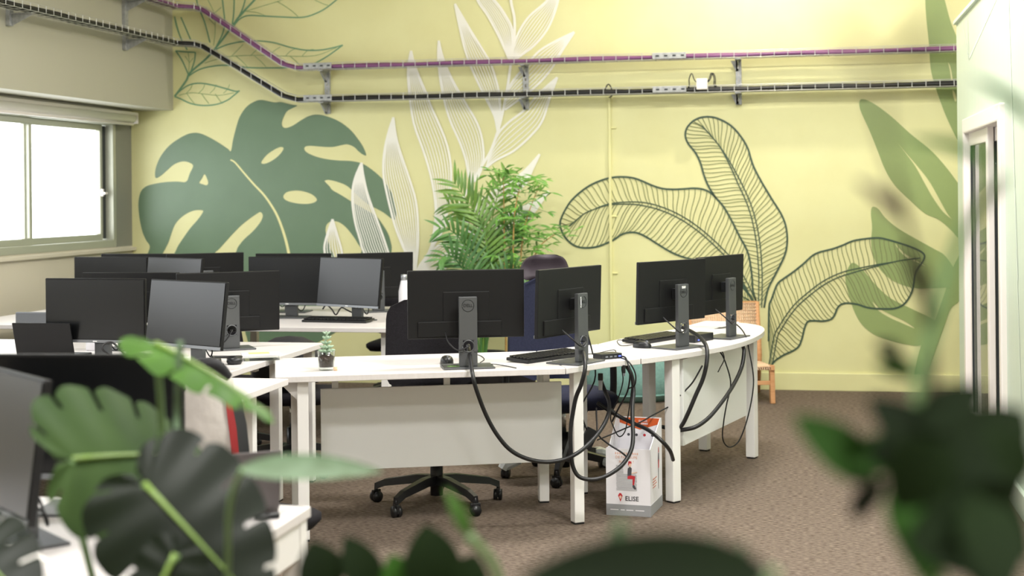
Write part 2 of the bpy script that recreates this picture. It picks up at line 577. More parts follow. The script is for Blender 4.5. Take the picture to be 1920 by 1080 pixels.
# --- big split leaf
mon_out = [(433, 283), (437, 262), (443.7, 236), (449.5, 219), (461, 201.6), (475, 191.5), (490, 187.4), (514, 192), (526, 191.3), (545, 196), (557, 198), (548, 203), (537, 210), (529, 227), (529.4, 236.6), (536, 240), (549, 235.5), (566, 224.5), (580, 217.4), (595, 214.8), (615, 218.8), (638, 229), (658, 244.6), (672, 262), (681, 276), (686.5, 290.5), (681, 290), (672, 283.4), (664, 275.6), (652, 270.8), (641, 272), (623, 275.6), (600, 274.8), (583, 273.4), (573, 274.8), (570.5, 279.7), (576, 286.3), (592, 293.5), (612, 298.3), (635, 301), (658, 302), (678, 306.4), (695, 316.4), (712.5, 331), (724, 345), (735.5, 365), (741, 385), (742.7, 402), (740, 412), (734, 410), (721, 399.7), (707, 391.6), (692, 384), (669.5, 366), (652, 349.4), (635, 341.7), (618, 337.4), (610.6, 338), (609.2, 340.5), (617.8, 349.4), (623.5, 356.6), (641, 366.7), (664, 381), (687, 394), (704, 404), (715.4, 418), (727, 437), (732.6, 454), (734, 472), (725, 520), (690, 580), (600, 640), (520, 672), (485, 664), (468, 648), (461, 627), (450, 605), (380, 590), (300, 540), (276, 490), (281, 463), (274.4, 451), (267, 434), (261.5, 408), (259.5, 382), (263, 362), (271.6, 351), (286, 345.6), (309, 341.6), (332, 340.4), (349, 340.6), (356, 325), (362, 310.6), (353, 304), (340.4, 303), (326, 308.6), (312, 320.6), (300, 330.7), (292, 333.5), (291, 322), (294.5, 307.7), (303, 290.5), (317.5, 273), (334.7, 260.4), (352, 251.5), (366, 249), (377.7, 251), (395, 259), (412, 269), (427, 279)]
def z1(l):
    return [(240 + a / 3.485, 170 + b / 3.485) for a, b in l]
def z2(l):
    return [(480 + a / 3.483, 170 + b / 3.483) for a, b in l]
mon_holes = [z1([(465, 780), (425, 785), (380, 805), (335, 840), (305, 880), (285, 930), (265, 990), (245, 1030), (228, 1075), (290, 1078), (330, 1010), (370, 950), (410, 895), (450, 850), (480, 810), (491, 785)]),
             z1([(865, 793), (840, 805), (790, 840), (740, 880), (690, 930), (640, 985), (600, 1030), (568, 1070), (685, 1078), (720, 1020), (760, 970), (810, 925), (850, 880), (875, 840), (880, 810)]),
             z1([(500, 546), (482, 575), (466, 602), (490, 612), (512, 618), (524, 605), (518, 578)]),
             z2([(180, 376), (160, 368), (120, 385), (70, 420), (35, 465), (45, 478), (80, 470), (130, 440), (165, 405)]),
             z2([(178, 693), (200, 663), (260, 652), (320, 660), (370, 680), (398, 710), (380, 730), (330, 740), (260, 735), (200, 718)]),
             z2([(685, 1060), (660, 990), (620, 930), (580, 885), (540, 858), (500, 852), (470, 865), (455, 895), (460, 945), (500, 1060), (560, 1120)])]
mb = MB()
wpoly(mb, mon_out, mon_holes, 0.002)
ml = tag(mb.build('painted_split_leaf', 'm_green', wall_back), 'large dark green split leaf painted on the yellow wall')
mb = MB()
stroke(mb, [(432, 299.7), (441, 305), (458, 325), (475.5, 345), (494.4, 365), (508.7, 385), (520, 405), (529, 428), (536, 451), (541, 473), (545, 500)], 4.6, 0.0035, taper=lambda t: 0.6 + 0.6 * t)
mb.build('painted_midrib', 'm_cream', wall_back)

# --- white line-drawn leaves
def c1(l):
    return [(640 + a / 3, b / 3) for a, b in l]
def c5(l):
    return [(740 + a / 3.375, 200 + b / 3.375) for a, b in l]
white = [
    ([(650, 560), (628, 520), (609, 474), (612, 445), (623.5, 411)], [(650, 560), (648, 520), (641, 473), (632, 440), (623.5, 411)], 5),
    ([(755, 560), (715, 530), (682.4, 473), (675, 448.5), (666.6, 420), (661, 385), (661, 356.6), (666.6, 331), (678, 305)], [(755, 560), (745, 520), (727.5, 471.5), (718, 443), (704, 405), (689.6, 365), (681, 328), (678, 305)], 9),
    ([(770, 507), (765, 484), (754.8, 461), (741, 425), (732.7, 394), (724, 356.6), (719, 328), (719.7, 290.6), (727, 253), (737.5, 220)], [(779, 507), (781.5, 484), (784, 452), (783, 407), (778.5, 372), (766.7, 333), (754.8, 298), (743, 259), (737.5, 220)], 9),
    ([(784, 505), (796, 487), (808, 463.7), (814, 431), (817, 392.6), (812.6, 354), (805, 318.5), (793, 280), (777, 235.6), (770.5, 200), (766, 160), (765, 126.7), (770.7, 95)], [(786, 505), (805, 475.6), (820, 446), (835, 413), (842, 378), (846, 333), (843.7, 298), (836, 265), (823, 232.6), (808, 200), (800, 176.7), (783, 136.7), (774, 110), (770.7, 95)], 7),
    ([(884, 345), (880, 335), (877.8, 324), (873, 298), (861.5, 265), (846.7, 232.6), (836, 200), (826.7, 156.7), (821.7, 110), (822.7, 76)], [(890, 340), (900, 325), (906.5, 298), (906, 277), (901.5, 250), (891, 223.7), (875, 197), (846.7, 146.7), (830, 106.7), (822.7, 76)], 7),
    ([(933, 247), (926.7, 216.7), (910, 183), (888, 136.7), (873, 96.7), (861.7, 50), (853, 7)], [(935, 247), (938, 213), (936.7, 180), (930, 150), (920, 120), (903, 90), (880, 53), (853, 7)], 6),
    ([(957, 117), (946.7, 93), (933, 63), (913, 26.7), (895, 0), (870, -60)], [(958, 117), (961.7, 83), (960, 53), (946.7, 26.7), (926.7, 0), (870, -60)], 7),
    ([(957, 118), (962, 90), (973, 60), (993, 30), (1026.7, 0), (1052, -40)], [(958, 119), (973, 106.7), (1000, 86.7), (1023, 60), (1036.7, 33), (1046.7, 0), (1052, -40)], 7),
    ([(951, 171), (963, 150), (986.7, 123), (1010, 96.7), (1040, 78), (1077, 60)], [(946.7, 206), (973, 186.7), (1006.7, 160), (1033, 130), (1053, 96.7), (1077, 60)], 6),
    ([(916.7, 293), (933, 253), (953, 230), (983, 206.7), (1013, 173), (1045, 145)], [(909, 317), (930, 300), (963, 283), (996.7, 253), (1016.7, 226.7), (1030, 186.7), (1045, 145)], 5),
    ([(860, 420), (910, 370), (966.7, 333), (986.7, 317), (1012, 289)], [(862, 422), (930, 390), (983, 347), (997, 320), (1012, 289)], 8),
    ([(830, 480), (920, 420), (1000.7, 378), (1029, 358)], [(832, 482), (940, 450), (992, 407), (1007, 390), (1029, 358)], 8),
    ([(786, 506), (810, 470), (850, 445), (905, 425)], [(786, 508), (830, 505), (870, 470), (905, 425)], 8),
]
for li, (l, r, n) in enumerate(white):
    mb = MB()
    a = resample(cr([Vector((x, y, 0)) for x, y in l], 6), 26)
    b = resample(cr([Vector((x, y, 0)) for x, y in r], 6), 26)
    for k in range(n + 2):
        t = k / (n + 1)
        wd = 4.2 if k in (0, n + 1) else 2.0
        stroke(mb, [(p.lerp(q, t).x, p.lerp(q, t).y) for p, q in zip(a, b)], wd, 0.0045 + 0.0002 * k, n=1)
    mb.build('painted_line_leaf', 'm_white', wall_back)
mb = MB()
stroke(mb, [(957, -50), (958, 0), (964.5, 33), (964.5, 66.7), (960, 100), (956.7, 127), (951, 167), (942, 213), (933, 247), (920, 283), (906, 307), (886.7, 340), (860, 385), (830, 432), (800, 480), (783, 507), (770, 560), (766, 620)], 5, 0.0065)
mb.build('painted_stem', 'm_white', wall_back)

# --- banana leaves drawn in dark outline
B1u = [(1050.2, 418), (1052, 410), (1059, 395), (1070.5, 377), (1086, 362), (1103, 349.5), (1122.5, 340), (1143.7, 333.5), (1165, 331.6), (1186, 333.5), (1203, 339), (1222.7, 347.6), (1242, 353.5), (1261, 355), (1280.5, 354.3), (1299.7, 353), (1317, 354.7), (1330.6, 360.5), (1342, 370.7), (1357.6, 389), (1373, 416), (1386.5, 443), (1400, 468), (1406, 490), (1410, 520), (1412, 545), (1421.6, 578)]
B1l = [(1050.2, 418), (1051, 426), (1057, 441), (1068.5, 454.5), (1084, 463), (1103, 464.7), (1122.5, 461.6), (1143.7, 453), (1153, 448), (1165, 440), (1180, 435.8), (1195.7, 437), (1213, 445), (1232, 457), (1255, 471), (1276.6, 480.5), (1296, 485.7), (1315, 487), (1332.5, 488.4), (1350, 494), (1375, 512), (1400, 545), (1420, 578)]
B1m = [(1068, 424), (1078, 415), (1095.5, 400.6), (1115, 392), (1138, 384), (1165, 381), (1195.7, 381.3), (1222.7, 386), (1251.6, 395.7), (1280.5, 410), (1309, 429.5), (1334, 450.7), (1357.6, 473.8), (1376.8, 495), (1400, 535), (1420, 577)]
B2r = [(1298.9, 227), (1313, 220.6), (1331, 219), (1349, 223.5), (1371, 236), (1389, 256), (1401.8, 277.6), (1407.9, 297.5), (1414.4, 315.5), (1428.8, 342.6), (1447, 373), (1465, 402), (1474, 427), (1475.8, 456), (1470, 481.6), (1454, 514), (1439.7, 543), (1432.5, 577)]
B2lv = [(1298.9, 227), (1288, 239.7), (1285, 254), (1290, 268.6), (1304, 286.6), (1313, 304.7), (1320.5, 330), (1329.6, 351.6), (1343, 372)]
B2l = B2lv + [(1357.6, 389), (1373, 416), (1386.5, 443), (1400, 468), (1406, 490), (1410, 520), (1412, 545), (1421.6, 578)]
B2m = [(1316, 236), (1329.6, 250.5), (1349, 274), (1367.5, 304.7), (1385.5, 340.8), (1403.6, 380.5), (1414.4, 416.6), (1421, 452.7), (1424.5, 488.8), (1426, 525), (1425, 577)]
B3u = [(1733.6, 480.5), (1730, 474.5), (1716.8, 467), (1692.7, 457.7), (1661, 448.5), (1644.6, 446), (1620.5, 448), (1598.8, 452), (1579.6, 460), (1560, 467), (1536, 473), (1521.8, 480.5), (1507, 494), (1488, 509.4), (1469, 522.7), (1457, 533.5), (1447, 560), (1442, 577), (1441, 640)]
B3l = [(1733.6, 480.5), (1730, 490), (1720, 504.6), (1715.6, 519), (1712, 540.7), (1704.7, 557.6), (1692.7, 572), (1676, 578.5), (1652, 579), (1627.7, 577), (1608.5, 571), (1589, 568.4), (1577, 571), (1570, 578), (1565, 590), (1558, 598.5), (1543.5, 602), (1526.6, 601.4), (1514.6, 603.3), (1508.6, 615), (1503.8, 634.6), (1497.8, 649), (1488, 657), (1469, 666), (1453, 676.7), (1443, 690)]
B3m = [(1725, 484), (1692.7, 487.8), (1668.6, 492.6), (1644.6, 497.4), (1608.5, 506), (1575, 515.4), (1543.5, 531), (1514.6, 552.7), (1493, 572), (1476, 593.7), (1464, 613), (1454.4, 632), (1444, 690)]


def banana(edges, mid, veins, skip=()):
    mb, mv = MB(), MB()
    for k, e in enumerate(edges):
        if k not in skip:
            stroke(mb, e, 3.4, 0.006 + 0.0003 * k)
    mm = resample(cr([Vector((x, y, 0)) for x, y in mid], 6), 80)
    for sgn in (-1, 1):
        pts = []
        for i, p in enumerate(mm):
            t = (mm[min(i + 1, 79)] - mm[max(i - 1, 0)]).normalized()
            wd = 3.2 * min(1, max(0, (i - 10) / 18))
            pts.append((p.x - t.y * wd * sgn, p.y + t.x * wd * sgn))
        stroke(mb, pts, 2.1, 0.0062 + 0.0002 * sgn, n=1)
    for e, n, shift in veins:
        ee = resample(cr([Vector((x, y, 0)) for x, y in e], 6), 200)
        for i in range(n):
            t = (i + 0.5) / n
            m0 = mm[min(79, int(t * 79))]
            tip = (mm[max(0, int(t * 79) - 6)] - mm[min(79, int(t * 79) + 2)])
            tip = tip.normalized() if tip.length > 0 else Vector((0, 0, 0))
            e0 = ee[int(max(0, min(199, (0.04 + 0.96 * t - shift * (1 - 0.35 * t)) * 199)))]
            d = (e0 - m0).length
            c_1 = m0.lerp(e0, 0.35) - tip * d * 0.06
            c_2 = m0.lerp(e0, 0.7) - tip * d * 0.02
            c_1 += tip * d * 0.16
            c_2 -= tip * d * 0.07
            pts = [(q.x, q.y) for q in ((m0 * (1 - s) ** 3 + c_1 * 3 * s * (1 - s) ** 2 + c_2 * 3 * s * s * (1 - s) + e0 * s ** 3) for s in [j / 7 for j in range(8)])]
            stroke(mv, pts, 1.35, 0.0052, n=1)
    o = mb.build('painted_banana_leaf', 'm_line', wall_back)
    mv.build('painted_vein', 'm_vein', o)
    return o


banana((B2lv, B2r), B2m, ((B2l, 46, 0.04), (B2r, 46, 0.07)))
banana((B1u, B1l), B1m, ((B1u, 52, 0.05), (B1l, 52, 0.05)))
banana((B3u, B3l), B3m, ((B3u, 44, 0.0), (B3l, 50, -0.02)))
mb, mv = MB(), MB()
stroke(mb, [(1355, 520), (1376, 526), (1398, 545), (1421, 578)], 3.2, 0.0067)
stroke(mb, [(1350, 552), (1378, 553), (1400, 560), (1420, 578)], 2.0, 0.0068)
for i in range(14):
    x = 1352 + i * 4.6
    stroke(mv, [(x + 5, 553 + i * 1.3), (x, 544 + i * 1.4), (x - 2, 522 + i * 2.6)], 1.6, 0.0051)
    stroke(mv, [(x + 6, 555 + i * 1.3), (x + 1, 563 + i), (x - 2, 585)], 1.6, 0.0051)
o_ = mb.build('painted_banana_leaf', 'm_line', wall_back)
mv.build('painted_vein', 'm_vein', o_)

# --- mid green leaves at the right
def g1(l):
    return [(1560 + a / 2.7, b / 2.7) for a, b in l]
def g2(l):
    return [(1560 + a / 2.7, 360 + b / 2.7) for a, b in l]
mids = [
    (g1([(470, -120), (472, 0), (478, 100), (490, 220), (500, 350), (530, 460), (570, 570), (610, 660), (640, 720), (720, 860), (760, 900), (750, 600), (690, 330), (637, 200), (600, 110), (570, 0), (540, -120)]),
     [g1([(588, 318), (597, 360), (604, 412), (612, 415), (606, 370), (598, 335)]), g1([(610, 455), (614, 490), (625, 515), (630, 500), (622, 470)])]),
    (g1([(140, 512), (145, 560), (190, 660), (230, 760), (270, 860), (320, 940), (390, 1010), (470, 1080), (540, 1112), (600, 1162), (645, 1212), (760, 1330), (780, 1200), (700, 1010), (640, 930), (580, 850), (500, 760), (400, 680), (300, 590), (220, 530), (165, 503)]),
     [g1([(332, 725), (380, 780), (440, 850), (500, 930), (580, 1075), (606, 1108), (560, 1070), (510, 1000), (470, 930), (420, 840), (360, 760)])]),
    (g2([(205, 75), (197, 110), (203, 180), (198, 260), (215, 340), (250, 400), (310, 450), (390, 480), (480, 488), (580, 483), (640, 470), (612, 380), (570, 320), (520, 290), (420, 235), (330, 180), (270, 130), (235, 85)]),
     [g2([(320, 262), (345, 300), (385, 335), (440, 362), (472, 376), (430, 350), (395, 330), (355, 298)])]),
    (g2([(100, 360), (75, 400), (68, 450), (90, 540), (120, 620), (160, 680), (220, 725), (300, 755), (380, 773), (453, 775), (520, 720), (518, 650), (400, 590), (300, 540), (230, 480), (170, 410), (130, 370)]),
     [g2([(205, 555), (235, 600), (290, 635), (350, 662), (418, 690), (370, 655), (300, 622), (245, 592)])]),
]
for k, (o, h) in enumerate(mids):
    mb = MB()
    wpoly(mb, o, h, 0.0024 + 0.0003 * k)
    mb.build('painted_broad_leaf', 'm_mid', wall_back)
mb = MB()
wpoly(mb, g2([(760, 40), (650, 300), (612, 378), (578, 484), (518, 650), (470, 740), (453, 775), (430, 860), (402, 1006), (440, 1007), (480, 920), (530, 780), (570, 670), (600, 590), (645, 550), (760, 420)]), (), 0.0042, 4)
mb.build('painted_stem', 'm_mid', wall_back)

# --- teal line leaves at the upper left
def t3(l):
    return [(310 + a / 5.144, b / 5.144) for a, b in l]
teal = [
    [t3([(90, 930), (150, 870), (230, 820), (330, 803), (450, 820), (580, 855), (680, 882), (715, 875)]), t3([(90, 930), (150, 955), (250, 1000), (370, 1018), (500, 1005), (600, 965), (660, 920), (715, 875)])],
    [t3([(490, 475), (600, 430), (750, 400), (900, 395), (1050, 412), (1200, 455), (1350, 483), (1500, 482), (1620, 460), (1712, 435)]), t3([(235, 725), (330, 670), (450, 640), (600, 630), (800, 652), (1000, 655), (1200, 650), (1400, 625), (1550, 550), (1712, 435)])],
    [t3([(640, 280), (710, 190), (800, 150), (950, 155), (1150, 165), (1300, 168), (1400, 150), (1530, 90), (1650, 0), (1800, -120)]), t3([(720, 160), (860, 0), (980, -120)])],
    [t3([(100, 490), (160, 580), (210, 690), (228, 735)]), t3([(290, 505), (280, 590), (250, 680), (230, 735)]), t3([(100, 490), (190, 500), (290, 505)])],
    [t3([(90, 160), (110, 260), (160, 390), (210, 480)]), t3([(150, 165), (200, 280), (245, 385)])],
    [t3([(300, -40), (310, 40), (370, 190), (400, 290), (430, 410)]), t3([(545, -40), (560, 80), (572, 220), (550, 330), (490, 450)])],
    [t3([(665, -40), (660, 120), (645, 240)]), t3([(780, -40), (735, 110), (640, 270)])],
]
thin = [[t3([(130, 920), (250, 895), (400, 910), (520, 920), (660, 895)])] + [t3([(x, 900), (x + 40, 860), (x + 60, 815)]) for x in (200, 320, 430, 560)] + [t3([(x, 905), (x + 30, 950), (x + 70, 1000)]) for x in (210, 350, 480)],
        [t3([(380, 610), (470, 580), (620, 545), (900, 533), (1200, 542), (1450, 535), (1650, 460)])] + [t3([(x, 540), (x + 50, 490), (x + 110, 425 + (x - 600) * 0.07)]) for x in (640, 820, 1000, 1160, 1320)] + [t3([(x, 540), (x + 60, 590), (x + 110, 645)]) for x in (680, 860, 1030, 1200)],
        [t3([(740, 120), (900, 70), (1080, 15), (1200, -30)]), t3([(1080, 15), (1200, 90), (1280, 160)]), t3([(780, 110), (880, 120), (960, 150)]), t3([(1440, 0), (1530, 40), (1570, 50)])],
        [t3([(225, 700), (230, 600), (220, 505)]), t3([(230, 600), (190, 540)]), t3([(228, 610), (270, 560)])],
        [t3([(100, 190), (150, 380), (160, 450)])],
        [t3([(400, -20), (470, 130), (480, 300), (465, 440)]), t3([(470, 130), (540, 70)]), t3([(478, 240), (420, 180)])], []]
for st, th in zip(teal, thin):
    mb, mv = MB(), MB()
    for k, l in enumerate(st):
        stroke(mb, l, 2.4, 0.0034 + 0.0003 * k)
    for l in th:
        stroke(mv, l, 1.2, 0.0031, n=4)
    o = mb.build('painted_outline_leaf', 'm_teal', wall_back)
    if th:
        mv.build('painted_vein', 'm_tealthin', o)
mb = MB()
stroke(mb, t3([(90, 930), (200, 780), (240, 700), (400, 560), (520, 420), (640, 260), (720, 150), (860, 0), (960, -120)]), 3.6, 0.0044)
mb.build('painted_stem', 'm_teal', wall_back)

# surface conduit painted like the wall
cx = OY(1145, 400, YB).x
cd = thing('wall_conduit', 'slim yellow painted conduit running down the wall from the cable tray', 'conduit', (cx, YB - 0.012, 0))
MB().box((0, 0, 1.285), (0.022, 0.022, 2.03), bev=0.004).build('pipe', 'm_cream', cd)
for z in (0.9, 1.35, 2.05):
    MB().box((0.03, 0.006, z), (0.045, 0.012, 0.012), bev=0.003).build('clip', 'm_cream', cd)

# ================================================================ CABLE TRAYS
def tray(name, path, label, cable, clabel, cmat, ncab, plates):
    root = thing(name, label, 'cable tray')
    mb = MB()
    P = []
    for a, b in zip(path, path[1:]):
        n = max(1, int((b[0] - a[0]).length / 0.1))
        for i in range(n):
            P.append((a[0].lerp(b[0], i / n), a[1].lerp(b[1], i / n)))
    P.append(path[-1])
    Wd, Hh = 0.06, 0.05
    prof = lambda p, s: [p - s * Wd + Vector((0, 0, Hh)), p - s * Wd + Vector((0, 0, Hh * 0.5)), p - s * Wd, p, p + s * Wd, p + s * Wd + Vector((0, 0, Hh * 0.5)), p + s * Wd + Vector((0, 0, Hh))]
    for k in (0, 2, 3, 4, 6):
        mb.tube([prof(p, s)[k] for p, s in P], 0.0022, 5)
    for p, s in P:
        q = prof(p, s)
        mb.tube([q[0], q[2], q[4], q[6]], 0.0026, 5, smooth=False)
    tag(mb.build('wire_mesh', 'wire', root), kind='stuff')
    for (p, s, al, ln) in plates:
        rz = math.atan2(al.y, al.x)
        c = p - s * 0.066 + Vector((0, 0, 0.026))
        m = MB().box(c, (ln, 0.006, 0.046), rz, bev=0.002)
        o = m.build('splice_plate', 'galv', root)
        for t in (-0.35, -0.1, 0.15, 0.4):
            MB().box(c - s * 0.004 + al * (ln * t), (ln * 0.1, 0.004, 0.012), rz).build('slot', 'gasket', o)
    ct = thing(cable, clabel, 'cables')
    for k in range(ncab):
        random.seed(k + len(name))
        pts = []
        for i, (p, s) in enumerate(P):
            pts.append(p + s * (-0.045 + 0.09 * k / max(1, ncab - 1)) + Vector((0, 0, 0.018 + 0.008 * (k % 2) + 0.003 * math.sin(i * 0.7 + k * 2))))
        MB().tube(pts, 0.0135, 7).build('cable', cmat, ct)
    return root


S_b = Vector((0, 1, 0))      # on the back wall: towards the wall
S_l = Vector((-1, 0, 0))     # on the soffit
for nm, zlo, zhi, lab, cn, cl, cmt, nc in (
        ('cable_tray', 2.565, 3.09, 'upper wire cable tray carrying purple cables along the wall', 'cable_bundle', 'purple data cables lying in the upper wire tray', 'purple', 4),
        ('cable_tray', 2.305, 2.785, 'lower wire cable tray carrying black cables along the wall', 'cable_bundle', 'black cables lying in the lower wire tray', 'blackcable', 5)):
    yw = YB - 0.13
    cA = Vector((1.9, yw, zlo))
    cB = Vector((-4.12, yw, zlo))
    cC = Vector((-4.93, yw, zhi - 0.0))
    cD = Vector((-5.08, 11.08, zhi))
    cE = Vector((-5.08, 5.0, zhi))
    path = [(cA, S_b), (cB + Vector((0.06, 0, 0)), S_b), (cB - Vector((0.06, 0, -0.035)), S_b), (cC + Vector((0.05, 0, -0.02)), S_b), (cC - Vector((0.03, 0.01, 0)), (S_b + S_l * 0.5).normalized()), (cD, (S_b + S_l).normalized()), (cD - Vector((0, 0.15, 0)), S_l), (cE, S_l)]
    al = Vector((1, 0, 0))
    tray(nm, path, lab, cn, cl, cmt, nc, [(Vector((-3.87, yw, zlo)), S_b, al, 0.24), (Vector((-1.02, yw, zlo)), S_b, al, 0.26)])

labels = ['galvanised bracket nearest the bend of the cable trays', 'galvanised bracket among the white painted leaves', 'galvanised bracket beside the white junction box']
for (px, lab) in zip((614, 986, 1385), labels):
    x = OY(px, 160, YB - 0.02).x
    b = thing('tray_bracket', lab, 'bracket', (x, YB, 0), 0, 'cable tray brackets')
    m = MB().box((0, -0.015, 2.39), (0.045, 0.03, 0.36), bev=0.003).build('rail', 'galv', b)
    for k in range(6):
        MB().box((0, -0.031, 2.25 + 0.05 * k), (0.012, 0.003, 0.024)).build('slot', 'chrome', m)
    for z in (2.3, 2.56):
        MB().prism([(-0.022, -0.2), (0.022, -0.2), (0.022, -0.03), (-0.022, -0.03)], z - 0.01, z - 0.004).add(
            [(0, -0.03, z - 0.09), (0, -0.2, z - 0.02), (0, -0.2, z - 0.008), (0, -0.03, z - 0.008), (-0.06, -0.03, z - 0.008), (-0.02, -0.03, z - 0.09)], [(0, 1, 2, 3), (5, 0, 3, 4)]).build('arm', 'galv', b)
for (px, py, lab) in ((235, 60, 'steel bracket on the beige soffit, nearer the corner'), (18, 30, 'steel bracket on the beige soffit, at the far left')):
    p = OX(px, py, -5.2)
    b = thing('tray_bracket', lab, 'bracket', (-5.215, p.y, 0), 0, 'cable tray brackets')
    MB().box((0.015, 0, 2.9), (0.03, 0.05, 0.42), bev=0.003).build('rail', 'galv', b)
    for z in (2.78, 3.085):
        MB().box((0.1, 0, z - 0.008), (0.17, 0.044, 0.006)).add([(0.03, 0, z - 0.09), (0.18, 0, z - 0.02), (0.18, 0, z - 0.008), (0.03, 0, z - 0.008)], [(0, 1, 2, 3)]).build('arm', 'galv', b)
p = OY(1317, 165, YB - 0.16)
jb = thing('junction_box', 'small white junction box with looped wires on the lower cable tray', 'junction box', (p.x, YB - 0.17, 2.31))
MB().box((0, -0.035, 0.055), (0.085, 0.04, 0.085), bev=0.006).build('box', 'whiteframe', jb)
for k, (x, dx) in enumerate(((-0.06, -0.02), (0.05, 0.02), (0.06, 0.02))):
    MB().tube(cr([(x * 0.5, -0.01, 0.06), (x, 0, 0.09), (x + dx, 0, 0.14), (x + dx * 2, 0, 0.1), (x + dx * 2, 0, 0.05), (x + dx * 3, 0.03, 0.02)], 5), 0.004, 6).build('wire', 'blackcable', jb)
p = OY(1140, 165, YB - 0.15)
tag(MB().tube(cr([(p.x - 0.03, YB - 0.13, 2.34), (p.x, YB - 0.14, 2.385), (p.x + 0.02, YB - 0.12, 2.36), (p.x + 0.02, YB - 0.05, 2.31), (cx, YB - 0.02, 2.29)], 6), 0.005, 6).build('cable_loop', 'blackcable'), 'short black cable looping from the tray into the conduit', 'cable')

# ================================================================ DESKS
DT = 0.74


def leg(parent, x, y, s=0.05, h=0.712, rz=0.0):
    MB().box((x, y, h / 2 + 0.004), (s, s, h - 0.008), rz, bev=0.004).build('leg', 'deskmetal', parent)


def foot(parent, x, y, s=0.046, rz=0.0):
    MB().box((x, y, 0.004), (s, s, 0.008), rz).build('foot_pad', 'black', parent)


def desktop(parent, poly):
    o = MB().prism(poly, DT - 0.028, DT).build('desktop', 'desk', parent, [('BEVEL', dict(width=0.003, segments=2, limit_method='ANGLE'))])
    return o


# --- straight desk of the curved row
dA, nA = Vector((0.934, 0.357, 0)), Vector((-0.357, 0.934, 0))
aA = math.atan2(dA.y, dA.x)
FR = Vector((-1.075, 6.45, 0))
FL, BR = FR - dA * 1.3, FR + nA * 0.74
BL = FL + nA * 0.74
desk_a = thing('desk', 'straight white desk with a wide panel under its top, holding the glass succulent', 'desk')
desktop(desk_a, [FL[:2], FR[:2], BR[:2], BL[:2]])
for p in (Vector((-2.2, 6.09, 0)), Vector((-1.29, 7.045, 0)), BL + dA * 0.1 - nA * 0.06):
    leg(desk_a, p.x, p.y, 0.05, rz=aA)
    foot(desk_a, p.x, p.y, rz=aA)
p0 = FR + nA * 0.40
q0, q1 = OP(601, 733, p0, nA), OP(1052, 713, p0, nA)
zt, zb = 0.628, 0.245
pm = (q0 + q1) / 2
pan = MB().box((pm.x, pm.y, (zt + zb) / 2), ((q1 - q0).length, 0.019, zt - zb), aA, bev=0.002).build('modesty_panel', 'panelgrey', desk_a)
for t in (0.06, 0.52, 0.94):
    h = q0.lerp(q1, t) + nA * 0.02
    MB().box((h.x, h.y, 0.66), (0.03, 0.015, 0.105), aA).build('panel_bracket', 'deskmetal', desk_a)
r0, r1 = FL + dA * 0.1 + nA * 0.37, FR - dA * 0.06 + nA * 0.45
MB().box((((r0 + r1) / 2).x, ((r0 + r1) / 2).y, 0.69), ((r1 - r0).length, 0.04, 0.04), aA).build('rail', 'deskmetal', desk_a)
g = Vector((-2.2, 6.09, 0))
MB().add([g + nA * 0.0 + Vector((0, 0, 0.71)), g - dA * 0.11 + nA * 0.03 + Vector((0, 0, 0.71)), g + Vector((0, 0, 0.6)), g + nA * 0.01 + Vector((0, 0, 0.71)), g - dA * 0.11 + nA * 0.04 + Vector((0, 0, 0.71)), g + nA * 0.01 + Vector((0, 0, 0.6))],
         [(0, 1, 2), (5, 4, 3), (0, 3, 4, 1), (1, 4, 5, 2), (2, 5, 3, 0)]).build('gusset', 'deskmetal', desk_a)

# --- wedge that turns the row
desk_b = thing('desk_wedge', 'white corner desk segment joining the two straight desks above the printed carton', 'desk')
polyB = [(-1.072, 6.452), (-0.985, 6.60), (-0.90, 6.74), (-0.78, 6.868), (-1.08, 7.508), (-1.335, 7.142)]
desktop(desk_b, polyB)
for x, y in ((-1.052, 6.615), (-1.135, 7.28)):
    leg(desk_b, x, y, 0.05, rz=0.6)
    foot(desk_b, x, y, rz=0.6)
MB().box((-1.06, 7.0, 0.69), (0.04, 0.5, 0.04), 0.1).build('rail', 'deskmetal', desk_b)

# --- rounded end desk
desk_c = thing('desk', 'white desk with a rounded end reaching towards the wicker chair', 'desk')
ptsC = [(-0.776, 6.872), (-0.646, 7.053), (-0.484, 7.338), (-0.363, 7.613), (-0.278, 7.96), (-0.238, 8.33), (-0.262, 8.62), (-0.36, 8.80), (-0.50, 8.84), (-0.60, 8.72), (-0.685, 8.52), (-0.80, 8.27), (-0.912, 8.016), (-1.02, 7.71), (-1.076, 7.512)]
pc = [Vector((a, b, 0)) for a, b in ptsC]
sm = cr(pc, 5)
desktop(desk_c, [(p.x, p.y) for p in sm])
for x, y, a in ((-0.655, 7.14, 0.9), (-0.315, 8.40, 1.2), (-0.60, 8.60, 1.2)):
    leg(desk_c, x, y, 0.055, rz=a)
    foot(desk_c, x, y, rz=a)
leg(desk_c, -0.80, 7.42, 0.05, rz=0.9)
foot(desk_c, -0.80, 7.42, rz=0.9)
pa, pb = Vector((-0.615, 7.2, 0)), Vector((-0.345, 8.24, 0))
dC = (pb - pa).normalized()
aC = math.atan2(dC.y, dC.x)
pm = (pa + pb) / 2
MB().box((pm.x, pm.y, 0.485), ((pb - pa).length, 0.019, 0.43), aC, bev=0.002).build('modesty_panel', 'panelgrey', desk_c)
MB().box((pm.x - 0.05, pm.y, 0.69), ((pb - pa).length, 0.03, 0.04), aC).build('rail', 'wood', desk_c)

